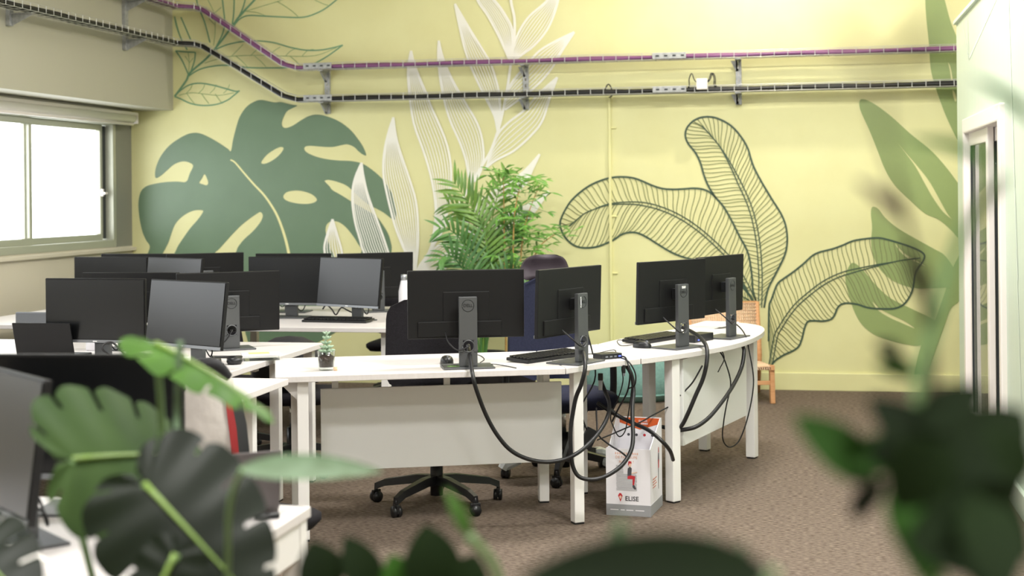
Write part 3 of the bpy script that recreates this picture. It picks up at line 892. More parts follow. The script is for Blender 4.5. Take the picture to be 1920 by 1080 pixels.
# --- benches at the back left
def bench(label, x0, x1, y0, y1, legs):
    t = thing('bench_desk', label, 'desk')
    desktop(t, [(x0, y0), (x1, y0), (x1, y1), (x0, y1)])
    for x, y in legs:
        leg(t, x, y, 0.05)
        foot(t, x, y)
    MB().box(((x0 + x1) / 2, (y0 + y1) / 2, 0.69), (x1 - x0 - 0.2, 0.05, 0.04)).build('rail', 'deskmetal', t)
    return t


bench('white bench desk in the middle row by the window wall', -4.9, -2.56, 6.0, 7.42, ((-2.62, 6.86), (-2.62, 7.36), (-4.8, 6.1), (-4.8, 7.34)))
bench('white bench desk of the back row below the big split leaf', -5.35, -2.42, 8.28, 9.9, ((-2.5, 8.4), (-2.5, 9.8), (-5.25, 8.4), (-5.25, 9.8), (-3.9, 9.8)))
bench('white desk behind the draped bag, in front of the middle bench', -4.4, -2.21, 5.12, 5.94, ((-2.28, 5.2), (-2.36, 5.86), (-4.3, 5.2), (-4.3, 5.86)))
bench('white foreground desk behind the split leaf plant, with two monitors', -3.2, -1.245, 2.3, 3.5, ((-1.275, 3.46), (-1.275, 2.36), (-3.1, 3.46), (-3.1, 2.36)))
xr, yr = -1.275, 2.9
fx = [o for o in C.objects if o.name.startswith('bench_desk') and o.type == 'EMPTY'][-1]
MB().box((-1.275, 2.91, 0.665), (0.045, 1.05, 0.09), bev=0.003).build('apron', 'deskmetal', fx)

# ================================================================ MONITORS
def make_monitor(W_=0.54, H_=0.315, zb=0.13, dell=True, tilt=2.0):
    """origin on the desk under the stand, screen faces -Y"""
    t = thing('monitor', 'x', 'monitor')
    zc = zb + H_ / 2
    TL = Matrix.Translation((0, -0.03, zc)) @ Matrix.Rotation(math.radians(-tilt), 4, 'X') @ Matrix.Translation((0, 0.03, -zc))
    MB().box((0, -0.045, zc), (W_, 0.018, H_), bev=0.004).build('case', 'monback', t)
    MB().box((0, -0.036, zc - 0.02), (W_ * 0.4, 0.008, H_ * 0.5), bev=0.004).box((0.03, -0.034, zb + 0.045), (W_ * 0.72, 0.012, 0.07), bev=0.004).build('rear_housing', 'monback', t)
    MB().box((0, -0.0555, zc + 0.006), (W_ - 0.012, 0.004, H_ - 0.026)).build('screen', 'screen', t)
    ch = MB().box((0, -0.0555, zb + 0.008), (W_ - 0.004, 0.005, 0.014)).build('chin', 'chin', t)
    MB().box((0, -0.0585, zb + 0.008), (0.022, 0.001, 0.004)).build('badge', 'label', ch)
    for ch_ in t.children:
        ch_.matrix_local = TL
    ht = zb + H_ * 0.62
    sp = [(-0.04, 0.012), (0.04, 0.012), (0.04, 0.034), (-0.04, 0.034)]
    n = MB()
    # neck: two rails with a cable hole low down
    zh = 0.10
    n.box((0, 0.023, (zh + 0.027 + ht) / 2), (0.084, 0.022, ht - zh - 0.027), bev=0.003)
    n.box((0, 0.023, (zh - 0.027) / 2 + 0.006), (0.084, 0.022, zh - 0.027 - 0.006), bev=0.002)
    for sx in (-1, 1):
        n.box((sx * 0.0335, 0.023, zh), (0.017, 0.022, 0.056))
    nk = n.build('stand_neck', 'monstand', t)
    # ring round the hole
    ring = [(0.027 * math.cos(a), 0.034, zh + 0.027 * math.sin(a)) for a in [2 * PI * k / 20 for k in range(21)]]
    MB().tube(ring, 0.0035, 6).build('cable_ring', 'monstand', nk)
    MB().box((0, -0.002, ht - 0.05), (0.05, 0.045, 0.055), bev=0.004).build('mount', 'black', t)
    MB().box((0, -0.01, 0.004), (0.235, 0.18, 0.008), bev=0.003).build('base', 'monstand', t)
    if dell:
        zl = ht - 0.04
        ring = [(0.027 * math.cos(a), 0.0345, zl + 0.027 * math.sin(a)) for a in [2 * PI * k / 28 for k in range(29)]]
        lg = MB().tube(ring, 0.0014, 5).build('logo_ring', 'logo', nk)
        text_obj('logo_lettering', 'DELL', 0.0195, 'logo', lg, Matrix.Translation((0, 0.0346, zl)) @ Matrix.Rotation(PI, 4, 'Z') @ Matrix.Rotation(PI / 2, 4, 'X'))
    MB().tube(cr([(0.1, -0.02, zb + 0.03), (0.09, 0.03, zb - 0.01), (0.05, 0.05, zb - 0.045), (0.0, 0.045, zh), (0.0, 0.0, zh)], 6), 0.0035, 6).build('cable', 'blackcable', t)
    return t


mon0 = make_monitor()
mon_lo = make_monitor(zb=0.085, tilt=3)
mon_f = make_monitor(zb=0.085, tilt=0)
mon_r = make_monitor(zb=0.085, tilt=7.5)
_used = set()


def place(src, label, loc, rz, group=None):
    o = src if src.name not in _used else copy_tree(src)
    _used.add(src.name)
    o.location = loc
    o.rotation_euler = (0, 0, rz)
    o['label'] = label
    if group:
        o['group'] = group
    return o


def on_desk(px, py):
    p = OZ(px, py, DT)
    return Vector((p.x, p.y, DT + 0.0005))


GM = 'monitors on the curved desk row, backs to the camera'
R_ = math.radians
m1 = place(mon0, 'monitor seen from behind nearest the succulent, widest of the four', on_desk(877, 689), PI + R_(20), GM)
m2 = place(mon0, 'turned monitor seen from behind in front of the headrest chair', on_desk(1083, 680), PI + R_(66), GM)
m3 = place(mon0, 'third monitor from the left on the curved desks, seen from behind', on_desk(1273, 652), PI + R_(56), GM)
m4 = place(mon0, 'monitor nearest the wicker chair on the rounded desk end', on_desk(1364, 633), PI + R_(66), GM)
mb_ = {}
st = MB().box((0, 0.0352, 0.31), (0.03, 0.0006, 0.012)).build('sticker', 'label', m3)
st = MB().box((0.02, 0.0352, 0.285), (0.006, 0.0006, 0.05)).build('sticker', 'label', m2)

GB = 'monitors on the benches at the left'
def at_y(px, y):
    p = OY(px, 600, y)
    return Vector((p.x, p.y, DT + 0.0005))

for (pxs, y, names) in (
        ((189, 364, 240, 432), 6.55, ('large black screen facing the camera in the middle row', 'pale reflecting screen at the right of the middle row', 'monitor hidden behind the black middle row screen', 'dark monitor back beside the pale middle row screen')),
        ((216, 337, 255, 388), 8.95, ('black screen at the left of the back row by the window', 'pale reflecting screen at the left of the back row', 'monitor behind the left black screen of the back row', 'dark monitor back behind the left pale screen of the back row')),
        ((545, 666, 548, 708), 8.95, ('black screen in the back row below the leaf midrib', 'pale reflecting screen with keyboard in front, right of the back row', 'monitor behind the right black screen of the back row', 'dark monitor back at the right end of the back row'))):
    for k, (px, nm) in enumerate(zip(pxs, names)):
        yy = y + (0, -0.19, 0.42, 0.5)[k]
        ang = (R_(-2), R_(-26), PI + R_(2), PI + R_(34))[k]
        place((mon_f, mon_r, mon_lo, mon_lo)[k], nm, at_y(px, yy), ang, GB)
place(mon_lo, 'monitor cut off by the left edge of the photo above the lidded jar', at_y(-75, 7.0), R_(-10), GB)
place(mon_r, 'pale grey monitor at the lower left edge of the photo', Vector((-1.79, 3.03, DT)), R_(-40), 'foreground monitors')
place(mon_f, 'dark blurred monitor in the left foreground', Vector((-1.80, 3.38, DT)), R_(6), 'foreground monitors')

# ================================================================ CHAIRS
def caster(parent, p, a):
    c = MB()
    d = Vector((math.cos(a), math.sin(a), 0))
    for s in (-1, 1):
        q = Vector(p) + Vector((-d.y, d.x, 0)) * 0.012 * s
        w_ = Vector((-d.y, d.x, 0)) * 0.008
        c.tube([q - w_, q + w_], 0.027, 14)
    c.box((p[0], p[1], p[2] + 0.012), (0.05, 0.016, 0.045), a, bev=0.004)
    c.tube([(p[0], p[1], p[2] + 0.02), (p[0], p[1], p[2] + 0.06)], 0.007, 8)
    return c.build('caster', 'chairplastic', parent)


def chair_base(t, rot=0.3, wrap=False):
    MB().tube([(0, 0, 0.05), (0, 0, 0.24)], 0.032, 14).build('column', 'chairplastic', t)
    MB().tube([(0, 0, 0.22), (0, 0, 0.42)], 0.016, 12).build('gas_lift', 'chrome', t)
    for k in range(5):
        a = rot + 2 * PI * k / 5
        d = Vector((math.cos(a), math.sin(a), 0))
        n = Vector((-d.y, d.x, 0))
        rows = []
        for r_, z0, z1, w_ in ((0.0, 0.105, 0.15, 0.03), (0.1, 0.108, 0.148, 0.026), (0.27, 0.085, 0.118, 0.019), (0.325, 0.062, 0.095, 0.016)):
            b = d * r_
            rows.append([b - n * w_ + Vector((0, 0, z0)), b + n * w_ + Vector((0, 0, z0)), b + n * w_ * 0.7 + Vector((0, 0, z1)), b - n * w_ * 0.7 + Vector((0, 0, z1)), b - n * w_ + Vector((0, 0, z0))])
        m = MB().grid(rows, False)
        e = rows[-1]
        m.add(e[:4], [(0, 1, 2, 3)])
        arm = m.build('base_arm', 'chairplastic', t)
        c = caster(t, d * 0.32 + Vector((0, 0, 0.0275)), a + 1.1)
        if wrap and k % 2 == 0:
            w2 = MB()
            pts = [d * 0.24 + Vector((0, 0, 0.098)), d * 0.28 + Vector((0, 0, 0.09)), d * 0.32 + Vector((0, 0, 0.075)), d * 0.335 + Vector((0, 0, 0.05))]
            w2.tube(pts, [0.026, 0.034, 0.036, 0.03], 9, smooth=False)
            w2.build('plastic_wrap', 'plasticwrap', t)


def shell(w0, w1, zlo, zhi, depth=0.03, y=0.22, lean=0.06, curve=0.05, cr_=0.09, nz=14, nx=12):
    """padded back as a closed rounded slab, front towards -Y"""
    m = MB()
    front, back = [], []
    for i in range(nz + 1):
        t = i / nz
        z = zlo + (zhi - zlo) * t
        wd = w0 + (w1 - w0) * t
        e = min(z - zlo, zhi - z)
        if e < cr_:
            wd -= (cr_ - math.sqrt(max(0, cr_ ** 2 - (cr_ - e) ** 2))) * 2
        fr_, bk_ = [], []
        for j in range(nx + 1):
            s = -1 + 2 * j / nx
            edge = 1 - abs(s) ** 6
            te = 1 - abs(2 * t - 1) ** 10
            d = depth * (0.35 + 0.65 * min(edge, te))
            yy = y + lean * t - curve * (1 - abs(s) ** 2) * 0 + curve * (-abs(s) ** 2) + 0.02 * math.sin(t * PI * 1.1)
            fr_.append((s * wd / 2, yy - d, z))
            bk_.append((s * wd / 2, yy + d, z))
        front.append(fr_)
        back.append(bk_)
    rows = [f + b[::-1] + [f[0]] for f, b in zip(front, back)]
    m.grid(rows)
    m.grid([front[0], back[0]])
    m.grid([back[-1], front[-1]])
    return m


def seat(w_=0.48, d=0.47, z=0.46, th=0.07):
    m = MB()
    n = 32
    rows = []
    for (k, zz) in ((0.0, -th), (0.9, -th), (1.0, -th * 0.6), (1.0, -th * 0.3), (0.94, -0.01), (0.6, 0.0), (0.0, 0.002)):
        row = []
        for i in range(n + 1):
            a = 2 * PI * i / n
            c_, s_ = math.cos(a), math.sin(a)
            q = 0.35
            x = math.copysign(abs(c_) ** q, c_) * w_ / 2 * k
            y = math.copysign(abs(s_) ** q, s_) * d / 2 * k
            row.append((x, y, z + zz))
        rows.append(row)
    return m.grid(rows)


def task_chair(label, loc, rz, fab='blackfab', back=(0.46, 0.42, 0.56, 0.98), rot=0.3, arms=False, bar=True, group='office chairs'):
    t = thing('office_chair', label, 'chair', loc, rz, group)
    chair_base(t, rot)
    seat().build('seat', fab, t)
    MB().box((0, 0.02, 0.385), (0.16, 0.24, 0.03), bev=0.006).build('mechanism', 'chairplastic', t)
    shell(*back, depth=0.028).build('backrest', fab, t)
    MB().tube(cr([(0, 0.08, 0.38), (0, 0.22, 0.37), (0, 0.29, 0.45), (0, 0.30, 0.7)], 5), 0.022, 8).build('back_bar', 'chairplastic', t)
    if arms:
        for s in (-1, 1):
            MB().tube(cr([(s * 0.2, 0.05, 0.39), (s * 0.29, 0.05, 0.4), (s * 0.3, 0.05, 0.62)], 5), 0.018, 8).build('arm_post', 'chairplastic', t)
            MB().box((s * 0.3, 0.0, 0.635), (0.075, 0.25, 0.03), bev=0.012).build('armrest', 'chairplastic', t)
    return t


ch1 = task_chair('black task chair tucked behind the desk with the succulent', (-1.80, 6.9, 0), R_(20), back=(0.48, 0.45, 0.55, 1.0), rot=0.2)
ch1.location.z = 0.0
ch3 = task_chair('black task chair with a backpack against its back, left of the glass pot', (-3.38, 8.05, 0), PI - R_(8), back=(0.5, 0.4, 0.52, 0.98), rot=0.9)
ch4 = task_chair('dark chair by the window wall at the far left', (-5.12, 7.95, 0), PI - R_(35), back=(0.4, 0.38, 0.55, 0.97), rot=0.5)
ch5 = task_chair('black chair on the far side of the back row desk', (-2.95, 10.35, 0), PI + R_(0), back=(0.42, 0.4, 0.52, 0.8), rot=0.7)

# high-backed chair with headrest, casters still wrapped
hb = thing('office_chair', 'navy high-backed chair with a plum headrest and plastic-wrapped casters', 'chair', (-1.30, 7.72, 0), R_(28), 'office chairs')
chair_base(hb, 0.5, True)
seat(0.52, 0.5, 0.47, 0.09).build('seat', 'navyfab', hb)
MB().box((0, 0.02, 0.375), (0.2, 0.28, 0.04), bev=0.006).build('mechanism', 'chairplastic', hb)
shell(0.5, 0.42, 0.5, 1.06, 0.045, 0.24, 0.07, 0.04, 0.14).build('backrest', 'navyfab', hb)
MB().box((0, 0.34, 1.05), (0.09, 0.02, 0.14), bev=0.006).build('headrest_post', 'chairplastic', hb)
shell(0.33, 0.22, 1.05, 1.19, 0.045, 0.31, 0.02, 0.03, 0.05, 10, 10).build('headrest', 'plumfab', hb)
MB().tube(cr([(0, 0.08, 0.37), (0, 0.25, 0.36), (0, 0.33, 0.45), (0, 0.34, 0.7)], 5), 0.026, 8).build('back_bar', 'chairplastic', hb)
for s in (-1, 1):
    MB().tube(cr([(s * 0.2, 0.05, 0.38), (s * 0.3, 0.05, 0.39), (s * 0.31, 0.05, 0.62)], 5), 0.02, 8).build('arm_post', 'chairplastic', hb)
    MB().box((s * 0.31, 0.0, 0.64), (0.085, 0.27, 0.035), bev=0.014).build('armrest', 'chairplastic', hb)
# wicker lounge chair by the wall
wc = thing('wicker_chair', 'low wooden chair with woven wicker back and seat against the yellow wall', 'chair', (-0.55, 10.72, 0), R_(14))
for s in (-1, 1):
    MB().box((s * 0.26, -0.2, 0.135), (0.035, 0.045, 0.27), mtx=Matrix.Rotation(R_(-4), 4, 'X'), bev=0.006).build('front_leg', 'wood', wc)
    MB().tube([(s * 0.26, 0.30, 0.015), (s * 0.26, 0.22, 0.3), (s * 0.26, 0.30, 0.70)], 0.02, 8).build('rear_post', 'wood', wc)
    MB().box((s * 0.26, 0.0, 0.24), (0.03, 0.46, 0.04), mtx=Matrix.Rotation(R_(-5), 4, 'X'), bev=0.005).build('side_rail', 'wood', wc)
for y, z in ((-0.2, 0.15), (0.24, 0.13)):
    MB().box((0, y, z), (0.5, 0.022, 0.03), bev=0.004).build('stretcher', 'wood', wc)
bk, st_ = MB(), MB()
for i in range(30):
    x = -0.245 + 0.49 * i / 29
    bk.tube([(x, 0.215, 0.27), (x, 0.245, 0.45), (x, 0.285, 0.685)], 0.0045, 5)
for i in range(34):
    z = 0.28 + 0.41 * i / 33
    y = 0.218 + 0.068 * ((z - 0.27) / 0.42)
    bk.tube([(-0.25, y - 0.006 * (i % 2), z), (0.0, y + 0.003, z), (0.25, y - 0.006 * (i % 2), z)], 0.0055, 5)
tag(bk.build('woven_back', 'rattan', wc), kind='stuff')
for i in range(32):
    x = -0.25 + 0.5 * i / 31
    st_.tube([(x, -0.225, 0.245), (x, -0.215, 0.272), (x, 0.0, 0.262), (x, 0.2, 0.255)], 0.0055, 5)
for i in range(30):
    y = -0.22 + 0.43 * i / 29
    st_.tube([(-0.26, y, 0.268 - 0.012 * i / 29), (0.26, y, 0.268 - 0.012 * i / 29)], 0.0055, 5)
tag(st_.build('woven_seat', 'rattan', wc), kind='stuff')
MB().tube([(-0.26, 0.30, 0.69), (0.26, 0.30, 0.69)], 0.017, 8).build('top_rail', 'wood', wc)

# teal pouf
pf = thing('pouf', 'round teal fabric pouf on the carpet by the wall', 'pouf', (OZ(1186, 743, 0).x, 10.8, 0))
MB().lathe([(0.0, 0.0), (0.33, 0.0), (0.385, 0.05), (0.40, 0.16), (0.39, 0.28), (0.34, 0.36), (0.2, 0.40), (0.0, 0.41)], n=36).build('cushion', 'teal', pf)
MB().tube([(0.388 * math.cos(a), 0.388 * math.sin(a), 0.055) for a in [2 * PI * k / 36 for k in range(37)]], 0.007, 6).build('piping', 'teal', pf)

# ================================================================ SMALL THINGS ON THE CURVED DESKS
def keyboard(label, loc, rz):
    t = thing('keyboard', label, 'keyboard', loc, rz, 'black keyboards')
    MB().box((0, 0, 0.010), (0.44, 0.14, 0.016), bev=0.004, mtx=Matrix.Rotation(R_(3), 4, 'X')).build('case', 'black', t)
    k = MB()
    for r in range(6):
        n = 18 if r else 16
        for c_ in range(n):
            k.box((-0.21 + 0.42 * (c_ + 0.5) / n, -0.055 + r * 0.021, 0.021 + 0.0011 * r), (0.42 / n - 0.004, 0.017, 0.006))
    tag(k.build('keys', 'chairplastic', t), kind='stuff')
    return t


keyboard('black keyboard lying in front of the headrest chair', on_desk(1030, 675) + Vector((-0.02, 0.06, 0)), R_(60))
keyboard('black keyboard under the third curved-desk monitor', on_desk(1262, 640) + Vector((-0.10, 0.05, 0)), R_(64))
keyboard('black keyboard before the pale screen of the back row', OZ(636, 603, DT) + Vector((0, -0.02, 0.001)), R_(-6))


def mouse(label, loc, rz):
    t = thing('computer_mouse', label, 'mouse', loc, rz, 'black computer mice')
    rows = []
    for k, z in ((1.0, 0.0), (1.0, 0.01), (0.92, 0.02), (0.75, 0.029), (0.45, 0.034), (0.0, 0.035)):
        rows.append([(0.031 * k * math.cos(a), 0.055 * k * math.sin(a), z) for a in [2 * PI * i / 18 for i in range(19)]])
    MB().grid(rows).build('body', 'black', t)
    MB().tube([(-0.004, 0.03, 0.03), (0.004, 0.03, 0.03)], 0.008, 10).build('wheel', 'grey', t)
    return t


mouse('black mouse behind the stand of the widest monitor', on_desk(838, 681), R_(200))
mouse('black mouse on the corner of the rounded-end desk', on_desk(1204, 652), R_(240))
tag(MB().box(on_desk(851, 690) + Vector((0, 0, 0.004)), (0.06, 0.05, 0.008), R_(20)).build('sticky_notes', 'greennote'), 'small green sticky note pad at the foot of the widest monitor', 'sticky notes')

hub = thing('usb_dock', 'black dock with a blue light and cables on the desk corner', 'dock', on_desk(1139, 672), R_(42))
MB().box((0, 0, 0.013), (0.12, 0.075, 0.026), bev=0.004).build('case', 'black', hub)
MB().box((0.045, -0.0385, 0.012), (0.012, 0.002, 0.005)).build('led', 'led', hub)
for k in range(3):
    MB().box((-0.03 + 0.025 * k, -0.0385, 0.012), (0.014, 0.002, 0.007)).build('port', 'grey', hub)
dk2 = thing('docking_station', 'flat black docking box under the monitor nearest the wicker chair', 'dock', on_desk(1304, 643) + Vector((0.0, 0.1, 0)), R_(64))
MB().box((0, 0, 0.02), (0.2, 0.09, 0.04), bev=0.004).build('case', 'black', dk2)
MB().box((-0.06, -0.046, 0.012), (0.01, 0.002, 0.005)).build('led', 'led', dk2)
pp = thing('paper_stack', 'loose white papers lying behind the last curved-desk monitor', 'papers', OZ(1335, 612, DT), R_(60))
for k in range(5):
    MB().box((0.01 * k, 0.006 * (k % 3), 0.001 + 0.003 * k), (0.297, 0.21, 0.0016), 0.07 * k).build('sheet', 'paper', pp)
# cork and clear pot with succulent
sp_ = thing('succulent_pot', 'small pale succulent in a clear glass pot on the white desk', 'plant', on_desk(612, 694))
MB().lathe([(0.0, 0.001), (0.031, 0.001), (0.036, 0.012), (0.041, 0.09), (0.038, 0.09), (0.033, 0.014), (0.0, 0.010)], n=24).build('glass', 'clear', sp_)
MB().lathe([(0.0, 0.0125), (0.0325, 0.0155), (0.0365, 0.062), (0.02, 0.07), (0.0, 0.066)], n=20).build('soil', 'soil', sp_)
MB().tube(cr([(0, 0, 0.06), (0.004, 0, 0.1), (-0.002, 0, 0.14), (0.006, 0, 0.165)], 4), 0.004, 6).build('stem', 'succ', sp_)


def fat_leaf(mb, base, d, L, r):
    pts = [base + d * (L * t) for t in (0, 0.25, 0.55, 0.8, 1.0)]
    mb.tube(pts, [r * 0.4, r * 0.85, r, r * 0.75, r * 0.15], 6)


for lv, (z, n, L) in enumerate(((0.082, 8, 0.042), (0.098, 7, 0.036), (0.118, 5, 0.03), (0.140, 5, 0.026), (0.162, 4, 0.022))):
    for k in range(n):
        a = 2 * PI * k / n + lv * 0.5
        mbx = MB()
        fat_leaf(mbx, Vector((0.002, 0, z)), Vector((math.cos(a), math.sin(a), 0.25 + 0.12 * lv)).normalized(), L, 0.0075 - lv * 0.0006)
        mbx.build('leaf', 'succ', sp_)
tag(MB().lathe([(0.0, 0.0), (0.008, 0.0), (0.010, 0.016), (0.0, 0.016)], on_desk(629, 695), 12).build('cork', 'rattan'), 'tiny cork stopper beside the glass pot', 'cork')
tb = thing('food_tub', 'white plastic tub with a yellow printed lid on the desk edge', 'tub', OZ(497, 674, DT) + Vector((-0.02, 0.0, 0)), R_(25))
MB().prism([(-0.085, -0.06), (0.085, -0.06), (0.085, 0.06), (-0.085, 0.06)], 0.0005, 0.022).build('tray', 'clear', tb)
MB().box((0, 0, 0.026), (0.19, 0.135, 0.008), bev=0.003).build('lid', 'tub', tb)
MB().box((-0.01, 0.01, 0.0304), (0.1, 0.075, 0.0008)).build('print', 'yellowlid', tb)

# headphones / black knobs on the bench
hp = thing('headphones', 'black headphones lying behind the leaf on the middle bench', 'headphones', OZ(420, 683, DT), R_(10))
for s in (-1, 1):
    MB().lathe([(0.0, 0.0), (0.03, 0.0), (0.038, 0.012), (0.036, 0.028), (0.0, 0.034)], (s * 0.05, 0, 0.0), 16).build('ear_cup', 'black', hp)
MB().tube(cr([(-0.05, 0.0, 0.03), (-0.07, 0.06, 0.028), (0, 0.11, 0.022), (0.07, 0.06, 0.028), (0.05, 0.0, 0.03)], 6), 0.007, 7).build('band', 'black', hp)

# ---------------------------------------------------------------- backpack against the chair
bp_ = thing('backpack', 'black backpack with an orange tab propped on the chair behind the glass pot', 'backpack', (-2.83, 7.62, 0.50), R_(8))
rows = []
for k, z in ((0.0, 0.0), (0.85, 0.0), (1.0, 0.04), (1.0, 0.1), (0.93, 0.16), (0.75, 0.21), (0.4, 0.245), (0.0, 0.255)):
    rows.append([(0.2 * k * math.copysign(abs(math.cos(a)) ** 0.6, math.cos(a)), 0.15 * k * math.copysign(abs(math.sin(a)) ** 0.7, math.sin(a)), z) for a in [2 * PI * i / 26 for i in range(27)]])
MB().grid(rows).build('body', 'bagblack', bp_)
MB().tube(cr([(0.02, -0.10, 0.205), (0.06, -0.115, 0.208), (0.1, -0.105, 0.195)], 5), 0.007, 6).build('tab', 'orangeaccent', bp_)
MB().tube(cr([(-0.17, -0.02, 0.16), (-0.19, -0.09, 0.13), (-0.05, -0.155, 0.09), (0.1, -0.15, 0.10), (0.19, -0.05, 0.14)], 6), 0.006, 6).build('zip', 'chairplastic', bp_)
MB().tube(cr([(-0.15, -0.05, 0.17), (-0.2, -0.1, 0.15), (-0.25, -0.12, 0.11), (-0.28, -0.12, 0.06)], 5), [0.02] * 15 + [0.018], 8).build('strap', 'grey', bp_)
# stool-like chair that carries the backpack
st6 = task_chair('black chair carrying the black backpack behind the desk', (-2.83, 7.66, 0), R_(10), back=(0.42, 0.4, 0.5, 0.66), rot=0.4)
st6.location.z = 0.0

# white flask behind the black task chair
fl = thing('flask', 'white insulated flask with a steel cap behind the black task chair', 'bottle', (OY(758, 560, 9.3).x, 9.3, DT))
MB().lathe([(0.0, 0.0), (0.036, 0.0), (0.038, 0.01), (0.038, 0.15), (0.026, 0.205), (0.021, 0.225), (0.0, 0.225)], n=20).build('body', 'tub', fl)
MB().lathe([(0.0, 0.225), (0.022, 0.225), (0.022, 0.262), (0.0, 0.265)], n=16).build('cap', 'silver', fl)

# carton
bx0, bx1, bx2 = Vector((-0.944, 6.813, 0)), Vector((-0.73, 6.79, 0)), Vector((-0.672, 7.06, 0))
ex = (bx1 - bx0).normalized()
ey = Vector((-ex.y, ex.x, 0))
BW, BD = (bx1 - bx0).length, 0.27
ab = math.atan2(ex.y, ex.x)
cb = thing('display_carton', 'white printed carton with a grey base band, open top and orange back flap', 'box', bx0, ab)
cm = MB()
hF, hB, tk = 0.318, 0.43, 0.004
cm.box((BW / 2, tk / 2, hF / 2), (BW, tk, hF))
cm.add([(0, 0, 0.001), (0, BD, 0.001), (0, BD, hB), (0, BD - 0.06, hB), (0, 0.06, hF), (0, 0, hF), (tk, 0, 0.001), (tk, BD, 0.001), (tk, BD, hB), (tk, BD - 0.06, hB), (tk, 0.06, hF), (tk, 0, hF)],
       [(5, 4, 3, 2, 1, 0), (6, 7, 8, 9, 10, 11), (5, 11, 10, 4), (4, 10, 9, 3), (3, 9, 8, 2)])
cm.add([(BW - tk, 0, 0.001), (BW - tk, BD, 0.001), (BW - tk, BD, hB), (BW - tk, BD - 0.03, hB), (BW - tk, 0.0, hF), (BW, 0, 0.001), (BW, BD, 0.001), (BW, BD, hB), (BW, BD - 0.03, hB), (BW, 0, hF)],
       [(4, 3, 2, 1, 0), (5, 6, 7, 8, 9), (4, 9, 8, 3), (3, 8, 7, 2)])
cm.box((BW / 2, BD - tk / 2, hB / 2), (BW, tk, hB))
cm.box((BW / 2, BD / 2, 0.003), (BW, BD, 0.004))
cm.build('carton', 'cardwhite', cb)
def fp(x, z, off=0.0008):
    return (x, -off, z)
MB().box((BW / 2, -0.0008, 0.028), (BW, 0.0014, 0.052)).box((BW + 0.0006, BD / 2, 0.028), (0.0014, BD, 0.052)).build('grey_band', 'cardgrey', cb)
RX = Matrix.Rotation(PI / 2, 4, 'X')
RS = Matrix.Rotation(PI / 2, 4, 'Z') @ RX
text_obj('brand_lettering', 'ELISE', 0.030, 'darkprint', cb, Matrix.Translation((0.125, -0.001, 0.082)) @ RX)
MB().add([fp(0.07, 0.066), fp(0.08, 0.095), fp(0.073, 0.107), fp(0.064, 0.107), fp(0.058, 0.095)], [(0, 1, 2, 3, 4)]).build('face_mark', 'red', cb)
MB().add([fp(0.07, 0.077, 0.0014), fp(0.076, 0.09, 0.0014), fp(0.07, 0.097, 0.0014), fp(0.063, 0.09, 0.0014)], [(0, 1, 2, 3)]).build('face_mark', 'skin', cb)
bb = MB()
for x0, x1 in ((0.02, 0.06), (0.07, 0.09), (0.098, 0.132), (0.142, 0.185)):
    bb.add([fp(x0, 0.026, 0.0018), fp(x1, 0.026, 0.0018), fp(x1, 0.030, 0.0018), fp(x0, 0.030, 0.0018)], [(0, 1, 2, 3)])
bb.build('illegible_small_print', 'cardwhite', cb)
bb = MB()
for k in range(11):
    x0 = 0.045 + 0.0105 * k
    bb.add([fp(x0, 0.291), fp(x0 + 0.0065, 0.291), fp(x0 + 0.0065, 0.301), fp(x0, 0.301)], [(0, 1, 2, 3)])
bb.build('illegible_slogan_line', 'peachprint', cb)
text_obj('slogan_lettering', 'DE PA   OUPE', 0.0175, 'peachprint', cb, Matrix.Translation((0.1, -0.001, 0.278)) @ RX)
text_obj('slogan_lettering', 'AVE   OI !', 0.0175, 'peachprint', cb, Matrix.Translation((0.1, -0.001, 0.257)) @ RX)
# printed figure on a stack of paper
pr = MB()
for k in range(9):
    x0, x1 = (0.05, 0.085) if k > 5 else (0.05, 0.15)
    z = 0.12 + 0.0135 * k
    pr.add([fp(x0 + 0.002 * (k % 2), z, 0.0008), fp(x1, z, 0.0008), fp(x1 - 0.002 * (k % 3), z + 0.012, 0.0008), fp(x0, z + 0.012, 0.0008)], [(0, 1, 2, 3)])
pr.build('printed_paper_stack', 'palegrey', cb)
def patch(name, m, l, off=0.0016, dx=0.0, sc=1.0, side=False):
    pts = [(x * sc + dx, z) for x, z in l]
    if side:
        vs = [(BW + off, x, z) for x, z in pts]
    else:
        vs = [(x, -off, z) for x, z in pts]
    return MB().add(vs, [tuple(range(len(vs)))]).build(name, m, cb)
patch('printed_trousers', 'red', [(0.105, 0.188), (0.105, 0.176), (0.13, 0.176), (0.129, 0.148), (0.137, 0.148), (0.143, 0.19), (0.12, 0.194)])
patch('printed_shirt', 'darkprint', [(0.105, 0.19), (0.124, 0.195), (0.126, 0.228), (0.117, 0.234), (0.107, 0.226)], 0.0018)
patch('printed_arm', 'skin', [(0.124, 0.206), (0.152, 0.212), (0.152, 0.208), (0.126, 0.201)], 0.002)
patch('printed_head', 'skin', [(0.112, 0.235), (0.123, 0.235), (0.125, 0.25), (0.112, 0.25)], 0.0018)
patch('printed_hair', 'red', [(0.108, 0.24), (0.112, 0.242), (0.114, 0.25), (0.126, 0.25), (0.122, 0.26), (0.11, 0.26)], 0.002)
patch('printed_shoe', 'darkprint', [(0.13, 0.148), (0.138, 0.148), (0.148, 0.13), (0.14, 0.128), (0.13, 0.138)], 0.002)
patch('printed_woman', 'darkprint', [(0.178, 0.10), (0.186, 0.10), (0.188, 0.20), (0.2, 0.235), (0.196, 0.27), (0.18, 0.275), (0.172, 0.24), (0.178, 0.2)], 0.001, side=True)
patch('printed_skirt', 'red', [(0.174, 0.20), (0.194, 0.20), (0.194, 0.24), (0.176, 0.24)], 0.0014, side=True)
